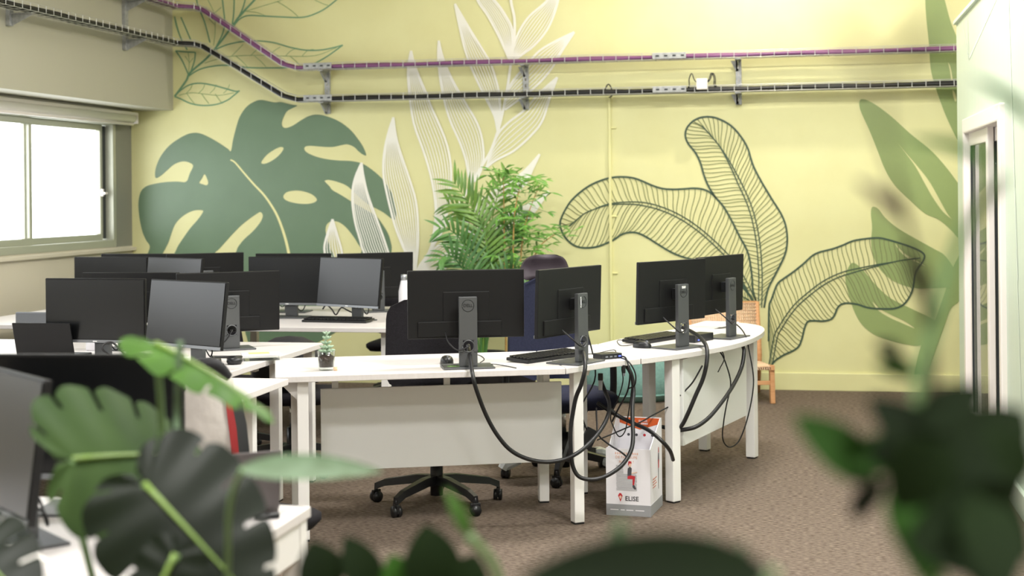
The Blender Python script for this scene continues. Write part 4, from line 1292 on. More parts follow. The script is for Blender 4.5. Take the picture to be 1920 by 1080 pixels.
patch('printed_woman_hair', 'red', [(0.178, 0.275), (0.194, 0.275), (0.192, 0.3), (0.182, 0.302)], 0.0014, side=True)
for k in range(4):
    patch('printed_side_text', 'orange', [(0.05, 0.165 - 0.013 * k), (0.14 - 0.02 * (k % 2), 0.165 - 0.013 * k), (0.14 - 0.02 * (k % 2), 0.169 - 0.013 * k), (0.05, 0.169 - 0.013 * k)], 0.001, side=True)
def back_patch(name, m, l, off=0.005):
    return MB().add([(x, BD - off, z) for x, z in l], [tuple(range(len(l)))]).build(name, m, cb)
back_patch('orange_flap_print', 'orange', [(0.006, hB - 0.004), (0.006, hB - 0.03), (BW / 2, hB - 0.062), (BW - 0.006, hB - 0.03), (BW - 0.006, hB - 0.004)])
text_obj('flap_lettering', 'LA     ELLE DE', 0.0125, 'cardwhite', cb, Matrix.Translation((BW / 2, BD - 0.0065, hB - 0.019)) @ RX)
for k in range(12):
    if k not in (4, 5, 6):
        back_patch('flap_small_print', 'cardwhite', [(0.066 + 0.007 * k, hB - 0.036), (0.071 + 0.007 * k, hB - 0.036), (0.071 + 0.007 * k, hB - 0.028), (0.066 + 0.007 * k, hB - 0.028)], 0.006)
for k in range(4):
    a0 = [(0.05 + 0.04 * k + 0.007 * math.cos(a), hB - 0.088 + 0.007 * math.sin(a)) for a in [2 * PI * j / 10 for j in range(10)]]
    back_patch('flap_icon', 'darkprint' if k != 2 else 'red', a0)

# ================================================================ CABLES
def zpath(l, n=7):
    return cr([OD(a, b, d) for a, b, d in l], n)


def cable(label, l, r, group='loose black cables under the curved desks', m='blackcable'):
    return tag(MB().tube(zpath(l), r, 8).build('cable', m), label, 'cable', group)


cable('thick black cable hanging in a wide loop below the widest monitor', [(878, 648, 6.68), (881, 668, 6.55), (884, 690, 6.42), (887, 706, 6.36), (893, 730, 6.36), (910, 775, 6.4), (930, 812, 6.42), (955, 842, 6.44), (985, 859, 6.46), (1020, 866, 6.48), (1055, 862, 6.5), (1085, 848, 6.52), (1110, 826, 6.6), (1130, 800, 6.7), (1141, 775, 6.8), (1142, 755, 6.9), (1135, 735, 7.0), (1127, 715, 7.05)], 0.0095)
cable('thick black cable looping in front of the desk leg by the carton', [(1083, 638, 6.98), (1091, 655, 6.8), (1095, 668, 6.6), (1097, 690, 6.52), (1090, 720, 6.52), (1080, 745, 6.54), (1074, 775, 6.55), (1070, 805, 6.55), (1070, 840, 6.55), (1073, 870, 6.55), (1082, 890, 6.55), (1097, 898, 6.55), (1120, 898, 6.56), (1145, 888, 6.58), (1168, 870, 6.62), (1183, 845, 6.66), (1187, 820, 6.7), (1186, 790, 6.75), (1186, 760, 6.8), (1188, 735, 6.85), (1186, 712, 6.86), (1180, 694, 6.86), (1166, 676, 6.9)], 0.0098)
cable('black cable arching from the third curved-desk monitor down to the leg', [(1275, 612, 7.62), (1297, 622, 7.5), (1315, 635, 7.35), (1325, 652, 7.15), (1325, 680, 7.1), (1318, 710, 7.1), (1305, 740, 7.1), (1290, 775, 7.1), (1278, 798, 7.12), (1266, 806, 7.16)], 0.0105)
cable('black cable sweeping from the last monitor across the rounded desk panel', [(1382, 634, 8.0), (1393, 650, 7.72), (1395, 662, 7.65), (1390, 690, 7.6), (1375, 722, 7.45), (1355, 752, 7.3), (1330, 782, 7.18), (1305, 800, 7.12), (1280, 806, 7.13), (1266, 808, 7.17)], 0.0105)
cable('thin black cable dangling in a long U below the rounded desk end', [(1367, 600, 8.1), (1385, 612, 8.0), (1398, 630, 7.85), (1405, 660, 7.8), (1412, 700, 7.8), (1412, 730, 7.8), (1405, 770, 7.8), (1395, 805, 7.8), (1383, 830, 7.8), (1366, 838, 7.75), (1355, 822, 7.7), (1357, 790, 7.65), (1362, 760, 7.6), (1370, 720, 7.6), (1362, 685, 7.6), (1350, 660, 7.62), (1330, 648, 7.75)], 0.0038)
cable('black cable resting over the front of the printed carton', [(1140, 765, 6.95), (1160, 780, 6.95), (1186, 793, 6.9), (1215, 806, 6.78), (1240, 826, 6.7), (1256, 845, 6.75), (1262, 862, 6.85)], 0.0095)
cable('black cable bundle running level behind the carton to the leg', [(1120, 755, 7.25), (1150, 775, 7.22), (1185, 792, 7.2), (1225, 797, 7.2), (1262, 805, 7.22)], 0.010)
cable('thin dock cable hanging beside the black connector', [(1160, 668, 6.95), (1172, 670, 6.85), (1178, 685, 6.8), (1181, 705, 6.8), (1176, 735, 6.85), (1160, 765, 6.9), (1148, 790, 6.95)], 0.0042)
cable('thin dock cable curling nearest the dock', [(1160, 670, 6.95), (1176, 676, 6.82), (1187, 690, 6.8), (1192, 705, 6.8), (1190, 722, 6.82), (1180, 728, 6.9)], 0.0036)
cable('thin cable wandering under the corner desk to the floor', [(1170, 672, 6.9), (1166, 690, 6.88), (1168, 715, 6.9), (1158, 750, 6.95), (1145, 780, 7.0), (1150, 800, 7.0), (1160, 818, 7.0), (1170, 812, 7.0), (1176, 790, 7.0), (1185, 720, 6.95), (1180, 685, 6.85)], 0.003)
cable('thin cable stretching from the carton up towards the desk leg', [(1120, 825, 6.9), (1145, 815, 6.95), (1175, 802, 6.95), (1200, 792, 7.0), (1225, 778, 7.05), (1255, 762, 7.12)], 0.0036)
cable('thin cable drooping from the black adapter to the carton', [(1118, 765, 6.9), (1119, 790, 6.85), (1122, 815, 6.8), (1140, 832, 6.72), (1165, 848, 6.68), (1178, 860, 6.7)], 0.0042)
cable('thin stray cable hanging below the rounded desk edge', [(1330, 648, 7.7), (1350, 655, 7.55), (1358, 672, 7.5), (1350, 690, 7.5), (1346, 698, 7.5)], 0.0028)
cable('thin cable sloping across the rounded desk panel', [(1317, 685, 7.2), (1300, 715, 7.2), (1285, 732, 7.2), (1275, 742, 7.18)], 0.0042)
cn_ = thing('cable_plug', 'silver video plug on the end of the looping cable', 'plug', OD(1126, 722, 7.02))
MB().box((0, 0, 0), (0.02, 0.012, 0.05), bev=0.002).build('shell', 'silver', cn_)
MB().box((0, 0, 0.04), (0.024, 0.015, 0.035), bev=0.003).build('grip', 'black', cn_)
pl_ = thing('cable_plug', 'black plug hanging from the dock under the desk edge', 'plug', OD(1170, 692, 6.82))
MB().box((0, 0, 0), (0.014, 0.01, 0.038), bev=0.003).build('shell', 'black', pl_)
MB().box((0, 0, -0.026), (0.009, 0.007, 0.014)).build('tip', 'grey', pl_)
ps = thing('power_adapter', 'black power adapter hanging behind the desk leg', 'adapter', OD(1104, 822, 7.0), 0.4)
MB().box((0, 0, 0), (0.06, 0.03, 0.10), mtx=Matrix.Rotation(0.5, 4, 'Y'), bev=0.004).build('case', 'black', ps)
MB().tube(cr([(-0.01, 0, 0.04), (-0.03, 0.02, 0.15), (0.05, 0.05, 0.3), (0.02, 0.1, 0.52)], 6), 0.004, 6).build('lead', 'blackcable', ps)
pw_ = thing('power_strip', 'black power strip hanging under the corner desk', 'power strip', OD(1075, 830, 7.2), 0.5)
MB().box((0, 0, 0), (0.05, 0.045, 0.2), mtx=Matrix.Rotation(0.35, 4, 'Y'), bev=0.004).build('case', 'black', pw_)
MB().tube(cr([(0.03, 0, 0.09), (0.05, 0.02, 0.2), (0.04, 0.04, 0.44)], 6), 0.005, 6).build('lead', 'blackcable', pw_)
for nm, l, r in (('thin mouse cable curling on the desk by the widest monitor', [(895, 665, 0), (903, 668, 0), (908, 674, 0), (900, 682, 0), (930, 683, 0), (968, 690, 0)], 0.002),
                 ('thin cable loops beside the mouse on the rounded-end desk', [(1205, 648, 0), (1180, 640, 0), (1158, 638, 0), (1165, 648, 0), (1190, 645, 0), (1200, 640, 0), (1170, 634, 0)], 0.002),
                 ('thin cable lying between the dock and the turned monitor', [(1098, 664, 0), (1120, 662, 0), (1150, 656, 0), (1155, 660, 0)], 0.002)):
    tag(MB().tube(cr([OZ(a, b, DT + 0.003) for a, b, _ in l], 6), r, 6).build('cable', 'blackcable'), nm, 'cable', 'thin cables lying on the curved desks')

# ================================================================ LEFT-HAND BENCH THINGS
def laptop(label, loc, rz, m='black', wd=0.33, d=0.23, ang=105):
    t = thing('laptop', label, 'laptop', loc, rz)
    MB().box((0, 0, 0.01), (wd, d, 0.018), bev=0.004).build('base', m, t)
    a = math.radians(ang - 90)
    R = Matrix.Translation((0, d / 2, 0.02)) @ Matrix.Rotation(-a, 4, 'X')
    b = MB().box((0, 0.004, d / 2), (wd, 0.008, d), bev=0.003).build('lid', m, t)
    b.matrix_local = R
    sc = MB().box((0, -0.0008, d / 2 + 0.004), (wd - 0.02, 0.001, d - 0.03)).build('screen', 'screen', b)
    k = MB()
    for r in range(5):
        for c_ in range(13):
            k.box((-wd * 0.43 + wd * 0.86 * (c_ + 0.5) / 13, -0.01 + 0.02 * r, 0.0195), (wd * 0.055, 0.015, 0.002))
    tag(k.build('keys', 'chairplastic', t), kind='stuff')
    return t


laptop('dark open laptop left of the black middle row screen', OZ(58, 690, DT) + Vector((-0.11, 0.42, 0.0005)), PI, 'monback', 0.31, 0.17)
laptop('grey laptop standing open at the end of the foreground desk', Vector((-1.42, 3.38, DT + 0.0005)), R_(215), 'greylaptop', 0.22, 0.15, 100)
jr = thing('lidded_jar', 'dark jar with a white lid at the left edge behind the laptop', 'jar', OZ(35, 662, DT) + Vector((0, 0.3, 0)))
MB().lathe([(0.0, 0.0), (0.045, 0.0), (0.05, 0.02), (0.05, 0.07), (0.042, 0.085), (0.0, 0.085)], n=20).build('body', 'monback', jr)
MB().lathe([(0.0, 0.085), (0.043, 0.085), (0.043, 0.112), (0.0, 0.114)], n=20).build('lid', 'tub', jr)
sc_ = thing('desk_screen', 'grey fabric desk divider behind the lidded jar', 'divider', OY(95, 640, 7.36) * 1.0)
sc_.location.z = DT
MB().box((0, 0, 0.08), (0.42, 0.02, 0.16), bev=0.008).build('panel', 'grey', sc_)
for s in (-1, 1):
    MB().box((s * 0.15, 0, 0.008), (0.03, 0.08, 0.016), bev=0.003).build('foot', 'alu', sc_)
mg = thing('mug', 'white mug beneath the black middle row screen', 'mug', OZ(176, 657, DT))
MB().lathe([(0.0, 0.0005), (0.034, 0.0005), (0.04, 0.01), (0.04, 0.09), (0.036, 0.09), (0.035, 0.012), (0.0, 0.01)], n=20).build('cup', 'tub', mg)
MB().tube(cr([(0.038, 0, 0.075), (0.065, 0, 0.07), (0.065, 0, 0.03), (0.038, 0, 0.02)], 5), 0.006, 7).build('handle', 'tub', mg)
fb = thing('file_box', 'white archive box beneath the black middle row screen', 'box', OZ(280, 664, DT) + Vector((0, 0.0, 0.0005)), 0.1)
MB().box((0, 0, 0.075), (0.1, 0.2, 0.15), bev=0.003).build('body', 'paper', fb)
MB().box((0, -0.101, 0.1), (0.03, 0.002, 0.03)).build('finger_hole', 'gasket', fb)
for nm, l in (('black cable curling under the black middle row screen', [(205, 665, 6.9), (192, 655, 6.88), (196, 645, 6.9), (210, 642, 6.92), (225, 655, 6.9), (238, 668, 6.9), (250, 672, 6.88)]),
              ('black cable curling in front of the pale back row screen', [(605, 580, 9.35), (612, 572, 9.35), (622, 580, 9.3), (630, 590, 9.28), (640, 577, 9.35), (652, 582, 9.3), (668, 588, 9.3), (680, 578, 9.35)])):
    tag(MB().tube(zpath(l), 0.005, 7).build('cable', 'blackcable'), nm, 'cable', 'cables on the benches')
rb = thing('snack_box', 'white box with a red band behind the dark foreground monitor', 'box', OZ(318, 712, DT) + Vector((-0.02, 0.06, 0.0005)), 0.05)
MB().box((0, 0, 0.045), (0.14, 0.09, 0.09), bev=0.003).build('carton', 'cardwhite', rb)
MB().box((0, -0.0458, 0.055), (0.141, 0.001, 0.03)).build('red_band', 'red', rb)
mk = tag(MB().tube([OZ(478, 969, DT + 0.008), OZ(524, 966, DT + 0.008)], 0.007, 10).build('marker_pen', 'black'), 'black marker pen on the end of the foreground desk', 'pen')
pq = thing('paper_stack', 'pile of papers on the foreground desk at the lower left', 'papers', Vector((-1.72, 2.62, DT)), 0.2)
for k in range(6):
    MB().box((0.012 * (k % 3), 0.01 * k, 0.004 + 0.008 * k), (0.3, 0.21, 0.006), 0.12 * k).build('sheaf', 'paper', pq)
MB().box((0.0, 0.03, 0.056), (0.12, 0.08, 0.012), 0.3).build('note_block', 'yellowlid', pq)

# draped bag on a chair behind the foreground desk
bc = task_chair('black chair draped with the off-white bag', (-1.92, 4.62, 0), PI - R_(20), back=(0.42, 0.38, 0.6, 1.0), rot=0.2)
bg = thing('bag', 'off-white bag with black and red sides hanging on a chair back', 'bag', OD(392, 905, 4.55))
zb0 = bg.location.z
rows = []
for z, w0, w1, y, in ((0.0, -0.075, 0.085, 0.0), (0.08, -0.09, 0.09, -0.02), (0.18, -0.105, 0.08, -0.025), (0.27, -0.105, 0.065, -0.02), (0.32, -0.1, 0.06, -0.01), (0.35, -0.095, 0.02, 0.0)):
    r = []
    for j in range(13):
        s = j / 12
        x = w0 + (w1 - w0) * s
        r.append((x, y - 0.05 * math.sin(PI * s) + 0.006 * math.sin(9 * s + z * 12), z + 0.03 * math.sin(PI * (1 - s)) * (z / 0.35) ** 2))
    rows.append(r)
back_rows = [[(p[0], 0.06, p[2]) for p in r] for r in rows]
bm_ = MB().grid(rows).grid([r[::-1] for r in back_rows])
bm_.grid([[a[0], b[0]] for a, b in zip(back_rows, rows)])
bm_.grid([[b[-1], a[-1]] for a, b in zip(back_rows, rows)])
bm_.grid([rows[-1], back_rows[-1]]).grid([back_rows[0], rows[0]])
bm_.build('body', 'bagwhite', bg)
side = [[(0.087, -0.012, 0.0), (0.105, 0.0, 0.0), (0.118, 0.04, 0.0)], [(0.092, -0.03, 0.08), (0.108, -0.012, 0.08), (0.122, 0.04, 0.08)], [(0.083, -0.035, 0.18), (0.1, -0.015, 0.18), (0.112, 0.04, 0.18)], [(0.068, -0.03, 0.28), (0.08, -0.012, 0.28), (0.09, 0.04, 0.28)]]
MB().grid([r[:2] for r in side]).build('red_stripe', 'bagred', bg)
MB().grid([r[1:] for r in side]).build('black_side', 'bagblack', bg)
MB().tube(cr([(-0.08, -0.01, 0.33), (-0.13, -0.03, 0.36), (-0.115, -0.04, 0.29), (-0.09, -0.045, 0.25), (-0.04, -0.05, 0.3)], 6), 0.012, 8).build('strap', 'bagwhite', bg)
MB().tube([(-0.06, -0.052, 0.3), (-0.06, -0.06, 0.3)], 0.011, 12).build('rivet', 'bagblack', bg)
MB().tube(cr([(0.01, -0.066, 0.055), (0.02, -0.067, 0.066), (0.026, -0.067, 0.058), (0.034, -0.066, 0.07), (0.042, -0.066, 0.064), (0.05, -0.065, 0.078), (0.058, -0.064, 0.072), (0.066, -0.06, 0.088), (0.074, -0.055, 0.086)], 5), 0.0022, 5).build('script_mark', 'bagblack', bg)
MB().tube([(0.0, -0.066, 0.052), (0.006, -0.067, 0.062)], 0.003, 6).build('script_mark', 'bagred', bg)
bg2 = [(-0.07, 0.0, 0.345), (-0.02, -0.02, 0.375), (0.03, 0.0, 0.37), (0.05, 0.03, 0.33)]
MB().tube(cr(bg2, 6), 0.02, 8).build('handle', 'bagblack', bg)

# ================================================================ PLANTS
def lens_leaf(mb, base, tip, wd, up, bend=0.15, fold=0.15, n=8, prof=None):
    base, tip = Vector(base), Vector(tip)
    d = tip - base
    L = d.length
    d.normalize()
    up = Vector(up)
    s = d.cross(up)
    s = s.normalized() if s.length > 1e-6 else d.orthogonal().normalized()
    nn = s.cross(d).normalized()
    rows = []
    for i in range(n + 1):
        t = i / n
        w_ = wd / 2 * (prof(t) if prof else math.sin(PI * min(1, 0.04 + 0.96 * t) ** 0.85) ** 0.8)
        c = base + d * (L * t) - nn * (bend * L * (t * t)) + nn * bend * L * 0.25 * math.sin(PI * t)
        rows.append([c - s * w_ + nn * w_ * fold, c, c + s * w_ + nn * w_ * fold])
    mb.grid(rows)


# ---- palm
pb_ = OZ(905, 752, 0)
palm = thing('potted_palm', 'feathery green palm standing by the wall behind the desks', 'plant', (0, 0, 0))
px0 = OD(905, 600, 10.9)
base = Vector((px0.x, px0.y, 0))
MB().lathe([(0.0, 0.0), (0.15, 0.0), (0.19, 0.3), (0.195, 0.34), (0.175, 0.34), (0.17, 0.3), (0.0, 0.3)], base, 24).build('pot', 'potdark', palm)
fronds = [
    ([(905, 700), (908, 560), (913, 470), (902, 415), (878, 378), (850, 340)], 62, 0, 22),
    ([(905, 700), (910, 560), (916, 470), (925, 400), (938, 350), (950, 322)], 46, 0.25, 18),
    ([(903, 700), (900, 580), (888, 500), (868, 455), (842, 430), (822, 428)], 50, -0.2, 18),
    ([(903, 700), (898, 600), (880, 530), (858, 490), (838, 478), (822, 490)], 46, -0.35, 16),
    ([(907, 700), (912, 590), (930, 510), (950, 450), (968, 410), (980, 395)], 46, 0.3, 18),
    ([(905, 700), (905, 590), (905, 500), (900, 440), (890, 400), (875, 372)], 50, 0.15, 18),
    ([(906, 700), (915, 610), (935, 545), (955, 510), (975, 500), (990, 515)], 42, -0.3, 16),
    ([(902, 700), (893, 620), (872, 570), (852, 540), (838, 535), (828, 548)], 42, -0.45, 14),
    ([(905, 700), (902, 580), (896, 470), (888, 420), (868, 396), (838, 380)], 50, 0.3, 18),
    ([(908, 700), (914, 640), (925, 600), (940, 585), (955, 590), (962, 605)], 38, -0.4, 12),
]
for fi, (pts, ll, dz, nl) in enumerate(fronds):
    random.seed(fi * 5 + 1)
    n = len(pts)
    P = cr([OD(a, b, 10.9 + dz * (i / (n - 1)) ** 1.5) for i, (a, b) in enumerate(pts)], 8)
    mb = MB()
    mb.tube(P, [0.009 - 0.007 * i / (len(P) - 1) for i in range(len(P))], 6)
    R = resample(P, 120)
    for k in range(nl):
        t = 0.42 + 0.58 * (k + 0.5) / nl
        i = min(118, int(t * 119))
        q = R[i]
        d = (R[min(119, i + 3)] - R[max(0, i - 3)]).normalized()
        view = (q - O).normalized()
        sd = d.cross(view).normalized()
        for s in (-1, 1):
            L = ll * 0.0041 * (0.55 + 0.6 * math.sin(PI * min(1, (t - 0.35) / 0.7))) * random.uniform(0.85, 1.1)
            dr = (d * (0.55 + 0.5 * t) + sd * s * (1.0 - 0.45 * (t - 0.4)) + view * random.uniform(-0.5, 0.3)).normalized()
            tip = q + dr * L + Vector((0, 0, -0.04 * random.random() * (1.2 if s > 0 else 0.6)))
            lens_leaf(mb, q, tip, 0.026, view * -1 + Vector((0, 0, 0.6)), 0.18, 0.25, 5)
    mb.build('frond', 'leafA' if fi in (0, 1, 5, 8) else 'leafA2', palm)

# ---- bamboo
bam = thing('potted_bamboo', 'bamboo with tan canes and small leaves right of the palm', 'plant', (0, 0, 0))
bx = OD(957, 600, 11.0)
MB().lathe([(0.0, 0.0), (0.12, 0.0), (0.15, 0.28), (0.155, 0.32), (0.14, 0.32), (0.135, 0.28), (0.0, 0.28)], (bx.x + 0.06, bx.y, 0), 20).build('pot', 'potdark', bam)
canes = [[(958, 705), (960, 600), (962, 480), (965, 400), (975, 350)], [(950, 705), (948, 600), (946, 480), (945, 400), (944, 330)], [(966, 705), (970, 600), (975, 500), (985, 420), (1010, 350)], [(970, 705), (980, 600), (990, 520), (1010, 465), (1040, 440)], [(955, 705), (954, 620), (953, 540), (955, 470), (962, 430)]]
for ci, pts in enumerate(canes):
    random.seed(ci + 40)
    P = cr([OD(a, b, 11.0 + 0.06 * ci - 0.1) for a, b in pts], 8)
    MB().tube(P, [0.010 - 0.007 * i / (len(P) - 1) for i in range(len(P))], 7).build('cane', 'cane', bam)
    R = resample(P, 100)
    mb = MB()
    for k in range(46):
        t = random.uniform(0.38, 1.0) if k > 8 else 1.0
        q = R[min(99, int(t * 99))] + Vector((random.gauss(0, 0.03), random.gauss(0, 0.05), random.gauss(0, 0.02)))
        br = q + Vector((random.gauss(0.01, 0.05 + 0.03 * t), random.gauss(0, 0.05), random.uniform(-0.02, 0.06)))
        mb.tube([R[min(99, int(t * 99))], br], 0.0015, 4)
        for j in range(3):
            a = random.uniform(0, 2 * PI)
            d = Vector((math.cos(a), math.sin(a) * 0.6, random.uniform(-0.5, 0.5))).normalized()
            lens_leaf(mb, br, br + d * random.uniform(0.06, 0.11), 0.017, (0, -0.7, 0.7), 0.15, 0.2, 4)
    tag(mb.build('foliage', 'leafB', bam), kind='stuff')

# ---- split leaf plant in the left foreground
HE = [Vector(p) for p in ((0.015, -0.10, 0), (0.16, -0.20, 0), (0.36, -0.14, 0), (0.47, 0.06, 0), (0.49, 0.28, 0), (0.43, 0.54, 0), (0.29, 0.78, 0), (0.13, 0.95, 0), (0.0, 1.04, 0))]


def split_leaf(name, mname, base, tip, normal, parent, wid=1.0, droop=0.25, nl=6, slit=0.58, seed=1):
    random.seed(seed)
    base, tip = Vector(base), Vector(tip)
    y = tip - base
    L = y.length
    y.normalize()
    n = Vector(normal)
    n = (n - y * n.dot(y)).normalized()
    x = y.cross(n).normalized()
    mb = MB()
    U, V = nl * 10, 9
    E = resample(cr(HE, 8), U + 1)
    for sg in (-1, 1):
        rows = []
        for i in range(U + 1):
            u = i / U
            v = (u * nl) % 1.0
            e = E[i]
            k = 1 - 0.10 * abs(2 * v - 1) ** 3 * (1 if 0.08 < u < 0.93 else 0)
            mt = max(0, (u - 0.2) / 0.8) ** 1.1 * 0.98
            row = []
            for j in range(V + 1):
                r = j / V
                px_ = e.x * wid * r * k
                py_ = mt + (e.y - mt) * (r ** 1.15) * k
                pz = -droop * (abs(px_) ** 1.6) - 0.12 * max(0, py_) ** 2 + 0.012 * math.sin(v * 2 * PI) * r + 0.05 * px_
                row.append(base + x * (px_ * L * sg) + y * (py_ * L) + n * (pz * L))
            rows.append(row)
        b = len(mb.v)
        fs = []
        for i in range(U):
            li, c = i // 10, i % 10
            for j in range(V):
                r = (j + 0.5) / V
                if 0 < li < nl - 1 or (li == 0 and c == 9):
                    if c == 9 and r > slit + 0.08 * math.sin(li * 2.1) and li < nl - 1:
                        continue
                q = (i * (V + 1) + j, i * (V + 1) + j + 1, (i + 1) * (V + 1) + j + 1, (i + 1) * (V + 1) + j)
                fs.append(q if sg > 0 else q[::-1])
        mb.add([p for r_ in rows for p in r_], fs, True)
    lf = mb.build(name, mname, parent)
    rib = MB()
    rib.tube([base + y * (L * t) + n * (-0.12 * t * t * L + 0.004) for t in [k / 8 for k in range(9)]], [0.004 * (1.1 - k / 8) for k in range(9)], 6)
    rib.build('midrib', 'rib', lf)
    return lf


VW = ray(960, H0)
CR_ = Vector((CS, SN, 0))
def cn(r, u, t):
    """normal from camera-right, up and towards-camera amounts"""
    return CR_ * r + Vector((0, 0, 1)) * u - Vector((-SN, CS, 0)) * t


mp = thing('split_leaf_plant', 'blurred split leaf plant in the left foreground', 'plant', (0, 0, 0))
rt = OD(330, 1500, 2.1)
root = Vector((rt.x, rt.y, 0))
MB().lathe([(0.0, 0.0), (0.12, 0.0), (0.15, 0.26), (0.155, 0.3), (0.14, 0.3), (0.135, 0.26), (0.0, 0.26)], root, 20).build('pot', 'potdark', mp)
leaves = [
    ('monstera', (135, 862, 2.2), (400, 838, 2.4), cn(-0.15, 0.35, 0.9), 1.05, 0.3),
    ('monsterashade', (272, 908, 2.05), (490, 1140, 1.95), cn(0.2, 0.3, 0.9), 0.95, 0.25),
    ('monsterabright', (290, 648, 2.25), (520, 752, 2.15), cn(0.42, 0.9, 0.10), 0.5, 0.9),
    ('monsterashade', (-70, 1010, 2.0), (50, 1130, 1.9), cn(0.3, 0.4, 0.8), 0.9, 0.3),
    ('monsterashade', (330, 1040, 1.95), (250, 1200, 1.9), cn(0, 0.5, 0.8), 0.9, 0.3),
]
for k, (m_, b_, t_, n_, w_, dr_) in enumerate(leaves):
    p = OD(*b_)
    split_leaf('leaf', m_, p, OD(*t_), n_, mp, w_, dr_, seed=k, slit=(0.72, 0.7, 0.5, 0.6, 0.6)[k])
    mid = p.lerp(root, 0.45) + Vector((0, 0.03, 0.1))
    MB().tube(cr([p, p + Vector((0.0, 0.02, -0.1)), mid, root + Vector((0, 0, 0.26))], 8), 0.006, 7).build('petiole', 'stem', mp)
# slim pale stem with its narrow leaf
mb = MB()
lens_leaf(mb, OD(455, 880, 1.8), OD(715, 878, 1.75), 0.036, cn(0, 0.6, 0.8), 0.05, 0.3, 10)
mb.build('leaf', 'sage', mp)
MB().tube(cr([OD(455, 880, 1.8), OD(430, 960, 1.85), OD(420, 1200, 1.95), root + Vector((0.02, 0, 0.26))], 8), 0.004, 7).build('petiole', 'stem', mp)
MB().tube(cr([OD(338, 640, 2.2), OD(334, 700, 2.2), OD(332, 790, 2.2), OD(330, 1000, 2.15), root + Vector((0.0, 0.02, 0.26))], 8), 0.0055, 7).build('petiole', 'sage', mp)

def prof_ovate(t):
    return max(0.02, math.sin(PI * t ** 0.8) ** 0.75)


def leafy(name, label, root_px, specs, stems, pot=True, z=0.0):
    t = thing(name, label, 'plant', (0, 0, 0))
    r_ = OD(*root_px)
    root = Vector((r_.x, r_.y, 0))
    if pot:
        MB().lathe([(0.0, 0.0), (0.08, 0.0), (0.1, 0.2), (0.105, 0.24), (0.095, 0.24), (0.09, 0.2), (0.0, 0.2)], root, 20).build('pot', 'potdark', t)
    for k, (b_, t_, wpx, m_, n_) in enumerate(specs):
        mb = MB()
        lens_leaf(mb, OD(*b_), OD(*t_), wpx / 2700 * b_[2], n_, 0.12, 0.18, 10, prof_ovate)
        mb.build('leaf', m_, t)
    for l, r, m_ in stems:
        MB().tube(cr([OD(*q) for q in l] + [root + Vector((0, 0, 0.2))], 8), r, 7).build('stem', m_, t)
    return t


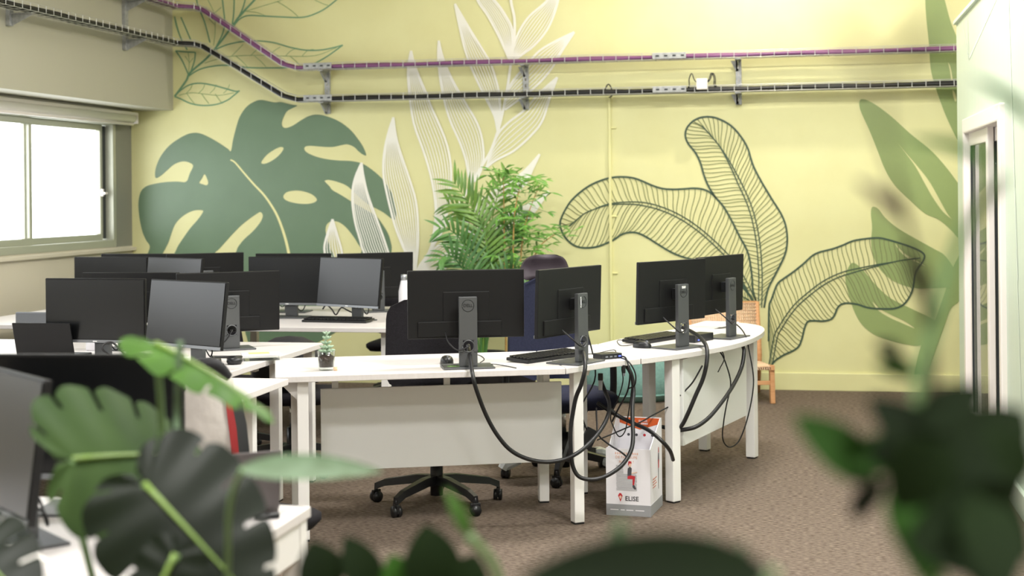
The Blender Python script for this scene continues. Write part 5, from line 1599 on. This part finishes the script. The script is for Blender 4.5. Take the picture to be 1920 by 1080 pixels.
F_ = cn(0.1, 0.5, 0.8)
leafy('leafy_plant', 'strongly blurred leafy plant in the right foreground', (1770, 1080, 0.9), [
    ((1640, 900, 0.92), (1495, 775, 0.92), 95, 'ficus', cn(-0.3, 0.6, 0.7)),
    ((1770, 890, 0.9), (1640, 740, 0.9), 120, 'ficusdark', F_),
    ((1780, 900, 0.88), (1930, 760, 0.9), 150, 'ficusdark', F_),
    ((1690, 900, 0.9), (1745, 1090, 0.85), 110, 'ficus', F_),
    ((1790, 930, 0.85), (1950, 1040, 0.85), 150, 'ficusdark', F_),
    ((1800, 860, 0.95), (1700, 960, 0.95), 110, 'ficusdark', F_),
    ((1840, 930, 0.85), (1880, 1120, 0.8), 130, 'ficusdark', F_),
    ((1760, 780, 0.95), (1830, 900, 0.95), 130, 'ficusdark', F_),
    ((1720, 800, 0.9), (1850, 720, 0.9), 80, 'ficusdark', F_),
    ((1760, 820, 0.85), (1680, 960, 0.85), 130, 'ficusdark', F_),
    ((1660, 900, 0.9), (1580, 980, 0.95), 46, 'ficusdark', F_),
    ((1930, 900, 0.85), (1850, 790, 0.85), 90, 'ficusdark', F_),
    ((1880, 1000, 0.85), (1700, 1010, 0.85), 170, 'ficusdark', F_),
    ((1820, 820, 0.9), (1920, 940, 0.9), 170, 'ficusdark', F_),
    ((1900, 1090, 0.85), (1790, 960, 0.85), 170, 'ficusdark', F_),
    ((1730, 860, 0.92), (1620, 830, 0.92), 90, 'ficusdark', F_),
    ((1700, 860, 0.92), (1560, 850, 0.92), 80, 'ficus', F_),
    ((1870, 310, 0.9), (1705, 245, 0.92), 48, 'ficus', cn(0, 0.8, 0.5)),
    ((1940, 235, 0.9), (1830, 130, 0.92), 40, 'ficus', cn(0, 0.8, 0.5)),
    ((1690, 670, 0.95), (1640, 640, 0.95), 40, 'ficusdark', F_),
    ((1720, 700, 0.95), (1640, 680, 0.95), 46, 'ficus', F_),
    ((1740, 570, 0.9), (1700, 460, 0.9), 42, 'ficusdark', F_),
    ((1700, 420, 0.85), (1610, 330, 0.85), 34, 'bark', F_),
    ((1650, 160, 0.42), (1570, 20, 0.42), 26, 'bark', F_),
    ((1670, 130, 0.45), (1770, 20, 0.45), 34, 'ficusdark', F_),
    ((1620, 100, 0.42), (1540, 50, 0.42), 22, 'bark', F_),
], [
    ([(1645, 130, 0.44), (1660, 260, 0.6), (1700, 420, 0.8), (1738, 580, 0.92), (1750, 750, 0.93), (1755, 1000, 0.93), (1765, 1300, 0.92)], [0.0012] * 12 + [0.002] * 8 + [0.0035] * 37, 'bark'),
    ([(1880, 330, 0.9), (1800, 450, 0.92), (1750, 620, 0.92), (1720, 760, 0.92), (1730, 1000, 0.92), (1765, 1300, 0.92)], 0.0042, 'stem'),
    ([(1746, 930, 0.9), (1747, 980, 0.88), (1748, 1080, 0.88), (1760, 1300, 0.9)], 0.006, 'stem'),
])
leafy('leafy_plant', 'blurred green leaf rising at the bottom centre of the photo', (1250, 1080, 0.85), [
    ((1450, 1075, 0.82), (960, 1068, 0.85), 150, 'ficusdark', cn(0.1, 0.45, 0.8)),
    ((1150, 1060, 1.0), (1165, 968, 1.0), 40, 'sage', F_),  # these pale leaves stand in for bright glints on leaf tips
    ((1345, 1090, 1.0), (1335, 1000, 1.0), 30, 'sage', F_),
    ((1400, 1090, 1.0), (1392, 1015, 1.0), 26, 'sage', F_),
], [([(1450, 1075, 0.82), (1400, 1200, 0.84), (1260, 1500, 0.85)], 0.004, 'stem'), ([(1150, 1060, 1.0), (1190, 1300, 0.84), (1250, 1500, 0.85)], 0.003, 'stem'),
    ([(1345, 1090, 1.0), (1310, 1300, 0.84), (1252, 1500, 0.85)], 0.003, 'stem'), ([(1400, 1090, 1.0), (1330, 1300, 0.84), (1255, 1500, 0.85)], 0.003, 'stem')])
leafy('leafy_plant', 'dark blurred leaves and a pale bud left of the bottom centre', (760, 1080, 1.5), [
    ((615, 1110, 1.5), (585, 1015, 1.5), 95, 'ficusdark', F_),
    ((700, 1110, 1.5), (650, 1005, 1.5), 75, 'ficusdark', F_),
    ((815, 1110, 1.5), (800, 985, 1.5), 110, 'ficusdark', F_),
    ((870, 1110, 1.5), (890, 1040, 1.5), 80, 'ficusdark', F_),
    ((755, 1110, 1.5), (735, 1040, 1.5), 70, 'ficus', F_),
    ((880, 1005, 1.4), (838, 915, 1.4), 30, 'monsterabright', F_),
], [([(880, 1005, 1.4), (935, 1090, 1.42), (930, 1300, 1.45), (780, 1800, 1.5)], 0.005, 'stem')] +
    [([(a, 1110, 1.5), ((a + 760) / 2, 1400, 1.5)], 0.004, 'stem') for a in (615, 700, 755, 815, 870)])
